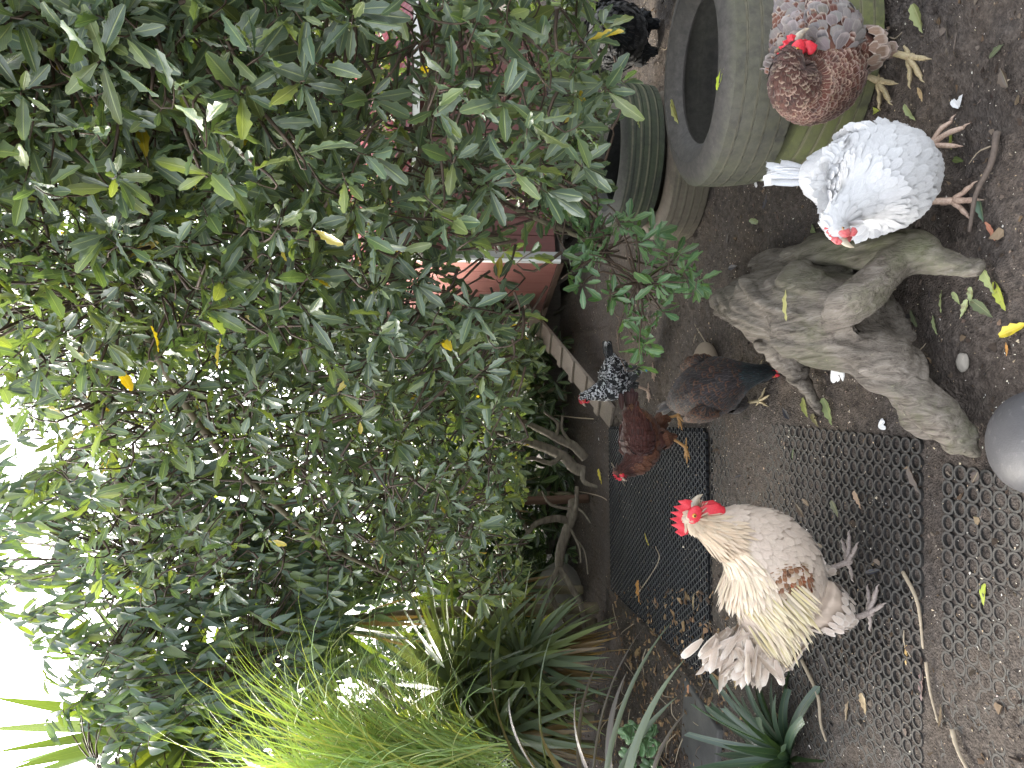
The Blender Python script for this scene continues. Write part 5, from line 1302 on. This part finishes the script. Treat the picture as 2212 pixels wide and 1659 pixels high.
# single fallen leaves:  x, y, height, length px, turn, colour, pointed
YG, LG, DG, YE, OR, BR, TAN = (.34, .36, .05), (.26, .30, .13), (.05, .09, .04), (.50, .40, .03), (.42, .20, .05), (.11, .065, .04), (.32, .23, .12)
FL_ = [(1700, 660, .275, 62, .1, (.36, .34, .13), 'yellow green leaf lying on top of the grey stump'), (1896, 240, 0, 44, 1.2, (.30, .34, .06), 'yellow green leaf with stalk by the feet of the laced hen'),
       (1974, 243, 0, 46, .6, LG, 'pale green leaf lying flat near the white hen'), (1985, 40, 0, 66, .1, (.20, .22, .08), 'long crinkled olive leaf at the feet of the laced hen'), (1990, 205, 0, 30, .2, TAN, None),
       (2052, 652, 0, 44, .2, LG, 'broad pale green leaf of the little cluster between the roots'), (2082, 645, 0, 30, .5, LG, 'small pale leaf in the cluster between the roots'), (2100, 668, 0, 40, -.5, LG, 'narrow pale leaf in the cluster between the roots'),
       (2112, 640, 0, 34, .0, LG, None), (2035, 703, 0, 40, .1, (.24, .28, .13), 'pale green leaf alone below the raised centre root'), (2152, 605, 0, 60, .5, (.26, .30, .12), 'long pale green lobed leaf beyond the root tip'),
       (2165, 640, 0, 66, .6, (.30, .33, .05), 'glossy yellow and green leaf beyond the root tip'), (2202, 712, 0, 72, 1.7, YE, 'bright yellow wavy leaf nearest to the camera'), (2180, 755, 0, 26, 0, OR, 'round orange leaf scrap near the dark boulder'),
       (2112, 935, .03, 38, .9, LG, 'pale green leaf between the root tip and the dark boulder'), (2132, 1279, 0, 50, 0, (.34, .40, .05), 'yellow green wavy leaf on the soil filled mat'), (1966, 1412, 0, 44, .15, (.50, .33, .12), 'smooth pale orange leaf behind the rooster'),
       (1810, 1100, .014, 34, .3, (.12, .12, .06), 'curled olive dry leaf on the mat before the rooster'), (1860, 1080, .014, 36, .2, (.30, .20, .13), None), (1640, 480, 0, 34, 1.0, LG, 'small pale leaf between the tyres and the stump'),
       (1765, 495, 0, 50, .9, (.17, .22, .08), 'green leaf below the white hen head'), (1800, 520, 0, 44, .3, (.10, .13, .06), None), (1740, 880, 0, 50, .9, (.28, .30, .09), 'yellow green leaf beside the small lower root'),
       (1765, 905, 0, 42, .9, (.16, .14, .06), None), (1800, 890, 0, 56, .2, (.22, .26, .10), 'long pale leaf just past the tip of the small root'), (1500, 1500, .0, 34, .3, (.40, .18, .08), 'orange dry leaf near the paving slab'), (1555, 1480, 0, 46, .2, (.42, .26, .10), 'tan curled leaf below the rooster tail'),
       (1575, 1500, 0, 40, .4, OR, None), (1600, 1470, 0, 36, .1, (.40, .28, .12), None), (1700, 1560, 0, 40, .8, TAN, None), (1880, 1520, 0, 40, .3, TAN, None), (2000, 1480, 0, 60, .2, (.16, .10, .10), None),
       (1990, 1040, 0, 60, .2, (.10, .075, .055), None), (1560, 1165, .03, 26, .2, TAN, None), (1500, 1300, .03, 30, .2, (.28, .2, .1), None), (1400, 1165, .03, 26, .5, YE, 'small yellow leaf fallen on the black mat'), (1295, 1030, 0, 30, .1, YE, 'small yellow leaf lying before the jade stems'),
       (1390, 1290, 0, 60, .1, OR, 'orange curled leaf at the far edge of the black mat'), (1480, 1310, 0, 44, .1, LG, None), (1445, 1300, 0, 50, .1, (.36, .40, .05), 'yellow leaf in the dry litter beside the black mat'), (2050, 300, 0, 44, .2, (.20, .24, .04), 'olive yellow leaf behind the white hen legs'),
       (2060, 345, 0, 40, .9, (.10, .14, .04), None), (1640, 300, 0, 30, .3, LG, None), (2120, 455, 0, 50, .6, (.05, .09, .05), None), (2140, 500, 0, 44, .2, (.38, .16, .10), 'reddish brown curled leaf beyond the white hen foot')]
rs = np.random.RandomState(55); FLV = [leaf_geo(8, 5, .8, rs=rs, curl=rs.uniform(-.15, .15), fold=rs.uniform(-.1, .5)) for _ in range(7)]
CN = [((.09, .06, .04), 'dry dark brown'), ((.14, .095, .06), 'dry brown'), ((.055, .045, .04), 'rotten blackish'), ((.22, .16, .10), 'dry tan'), ((.10, .12, .06), 'olive green'), ((.045, .045, .055), 'rotten blackish'),
      ((.26, .30, .13), 'pale green'), ((.42, .20, .05), 'orange'), ((.32, .23, .12), 'dry tan'), ((.05, .09, .04), 'dark green')]
def drop_leaf(p, Lm, yaw, c, label, tilt=.15, group='leaves fallen in the yard', lift=.006):
    d = np.array([math.cos(yaw), math.sin(yaw), rs.randn()*tilt*.5]); A = basis(d, np.array([rs.randn()*tilt, rs.randn()*tilt, 1]))*Lm
    c0 = np.array(p)-A[:, 1]*.5; c0[2] += lift
    V, F, U = FLV[rs.randint(7)]; mb = MB(); mb.add(V @ A.T, F, U, c); o = mb.build('fallen_leaf', M['fallen'], off=(0, 0, 0)); o.location = c0
    if not label:
        r_, g_, b_ = c; k = max(range(len(CN)), key=lambda i: -sum((math.log(max(x, .01))-math.log(y))**2 for x, y in zip((r_, g_, b_), CN[i][0])))
        on = 'rubber mats' if any(abs(p[0]-q_['c'][0]) < q_['s'][0]/2 and abs(p[1]-q_['c'][1]) < q_['s'][1]/2 for q_ in MATS) else 'bare soil'
        label = '%s leaf lying among the litter on the %s' % (CN[k][1], on); group = '%s leaves on the %s' % (CN[k][1], on)
    return tag(o, label, 'leaf', group)
for (x, y, z, Lp, tw, c, lb) in FL_:
    p = G(x, y, max(z, .001)); d_ = proj(p)[2]; p.z = p.z if z > 0 else gz(p.x, p.y); drop_leaf(p, Lp/FPX*d_*1.15, tw+(rs.rand()*.6-.3), c, lb)
for k in range(90):
    Y = 1.1+rs.rand()**1.2*4.3; X = rs.uniform(-1, 1)*(Y*.55+.1); zz_ = float(surf_z(np.array([X]), np.array([Y]))[0])
    drop_leaf((X, Y, zz_), rs.uniform(.035, .07), rs.rand()*6.28, jit([(.09, .06, .04), (.14, .095, .06), (.055, .045, .04), (.2, .15, .10), (.10, .12, .06), (.045, .045, .055)][rs.randint(6)], rs, .15), None, .3)
# leaves resting on the tyres
for (x, y, z, Lp, yaw, c, lb) in [(1558, 167, .442, 52, 2.3, (.36, .44, .04), 'bright yellow green leaf on the front edge of the top tyre'), (1466, 242, .452, 60, .35, (.34, .33, .11), 'dull yellow leaf on the back sidewall of the top tyre'), (1381, 258, .385, 48, .5, (.24, .27, .08), 'olive green leaf on the rim of the dark rear tyre')]:
    p = G(x, y, z); drop_leaf(p, Lp/FPX*proj(p)[2]*1.1, yaw, c, lb, .1, lift=.004)
# sticks and stalks
def stick(pts, r, mat, label, name='twig', cat='twig', grp='sticks and stalks on the ground'):
    P_ = []
    for (x, y, z) in pts: p = G(x, y, 0); P_.append((p.x, p.y, gz(p.x, p.y)+z+r))
    mb = MB(); V, F, uv = tube(P_, np.linspace(r, r*.55, len(P_)), 7, max(6, len(P_)*5), .12, len(label)); mb.add(V, F, uv)
    return tag(mb.build(name, mat, loc=P_[0]), label, cat, grp)
M['straw'] = wood('dry_stalk', (.24, .19, .13), (.38, .31, .22), .7, (20, 20, 20), .2)
M['tw_dark'] = wood('wet_twig', (.06, .045, .035), (.12, .09, .07), .8, (20, 20, 20), .3)
stick([(1965, 1235, .008), (2000, 1300, .008), (2012, 1400, .008)], .0055, M['straw'], 'long dry stalk on the soil filled mat past the rooster feet')
stick([(2018, 1430, .006), (2024, 1490, .006), (2042, 1560, .006)], .004, M['straw'], 'thin broken stalk in line with the longer dry stalk')
stick([(2075, 1575, .006), (2090, 1620, .006), (2115, 1670, .006)], .006, M['straw'], 'thick pale stalk end nearest the strap leaf plant side')
stick([(2170, 285, .006), (2155, 350, .01), (2120, 420, .012), (2105, 500, .008)], .008, M['tw_dark'], 'grey brown stick lying beyond the white hen foot')
stick([(1745, 1425, .006), (1780, 1500, .006), (1790, 1560, .01), (1800, 1600, .006)], .006, M['straw'], 'split tan stalk below the rooster tail')
stick([(1380, 1290, .02), (1430, 1215, .022), (1428, 1180, .03)], .004, M['straw'], 'long dry straw lying across the black mat')
stick([(1240, 1058, .01), (1300, 1075, .01), (1322, 1110, .006), (1328, 1190, .006)], .004, M['straw'], 'thin dry vine along the far edge of the black mat')
stick([(1330, 1000, .03), (1360, 1050, .028)], .003, M['straw'], 'short thin straw on the black mat near the red hen')
stick([(1280, 905, .01), (1200, 900, .2), (1100, 935, .45)], .005, M['straw'], 'thin dry cane leaning from the soil beside the ramp foot')
stick([(1545, 880, .005), (1560, 800, .01), (1530, 740, .01), (1500, 700, .005)], .004, M['straw'], 'pale crooked root by the tan oval stone')
for k in range(46):
    x = rs.uniform(1320, 1540); y = rs.uniform(1300, 1659); a = rs.randn()*.5+1.2
    stick([(x, y, .006), (x+math.cos(a)*rs.uniform(8, 30), y+math.sin(a)*25, .018), (x+math.cos(a)*40, y+math.sin(a)*rs.uniform(30, 60), .006)], .0028, M['straw'] if k % 3 else M['tw_dark'], 'thin dry straw in the litter drift below the flax', 'straw', 'straw', 'dry straws below the flax')
for k in range(30):
    Y = 1.1+rs.rand()*3.2; X = rs.uniform(-1, 1)*(Y*.5); q = rs.rand()*6.28; l = rs.uniform(.03, .10)
    P_ = [(X, Y), (X+math.cos(q)*l*.5, Y+math.sin(q)*l*.5), (X+math.cos(q+.3)*l, Y+math.sin(q+.3)*l)]; P_ = [(a, b, float(surf_z(np.array([a]), np.array([b]))[0])+.003) for a, b in P_]
    mb = MB(); V, F, uv = tube(P_, [.002, .0018, .001], 5, 6); mb.add(V, F, uv); tag(mb.build('twig', M['tw_dark'] if k % 2 else M['straw'], loc=P_[0]), 'short thin twig scattered on the open soil', 'twig', 'short twigs on the open soil')
# small dropped feathers
def dropped(x, y, n, L, label):
    p = G(x, y, 0); mb = MB()
    for k in range(n):
        a = rs.randn()*.55+n; A = basis(np.array([math.cos(a), math.sin(a), .25]), np.array([0, 0, 1.])+rs.randn(3)*.3)*L*rs.uniform(.6, 1); A[:, 0] *= .45; V, F, U = FV['curl']
        mb.add(V @ A.T+np.array([0, 0, .006]), F, U, (.75, .74, .72), (.8, .79, .78))
    o = mb.build('feather', M['feather'], off=(0, 0, 0)); o.location = (p.x, p.y, gz(p.x, p.y)+.002); tag(o, label, 'feather', 'small feathers dropped on the ground')
for (x, y, n, L, lb) in [(1822, 785, 9, .075, 'large fluffy white feather caught under the stump'), (1912, 922, 5, .035, 'small white feather beside the mat edge'), (2062, 232, 6, .04, 'white down tuft behind the white hen legs'),
                         (1895, 505, 5, .035, 'grey white tuft between the white hen and stump'), (1292, 945, 3, .030, 'tiny white feather on the soil near the ramp foot'), (1645, 390, 4, .03, 'little grey down tuft beside the mossy tyre')]: dropped(x, y, n, L, lb)
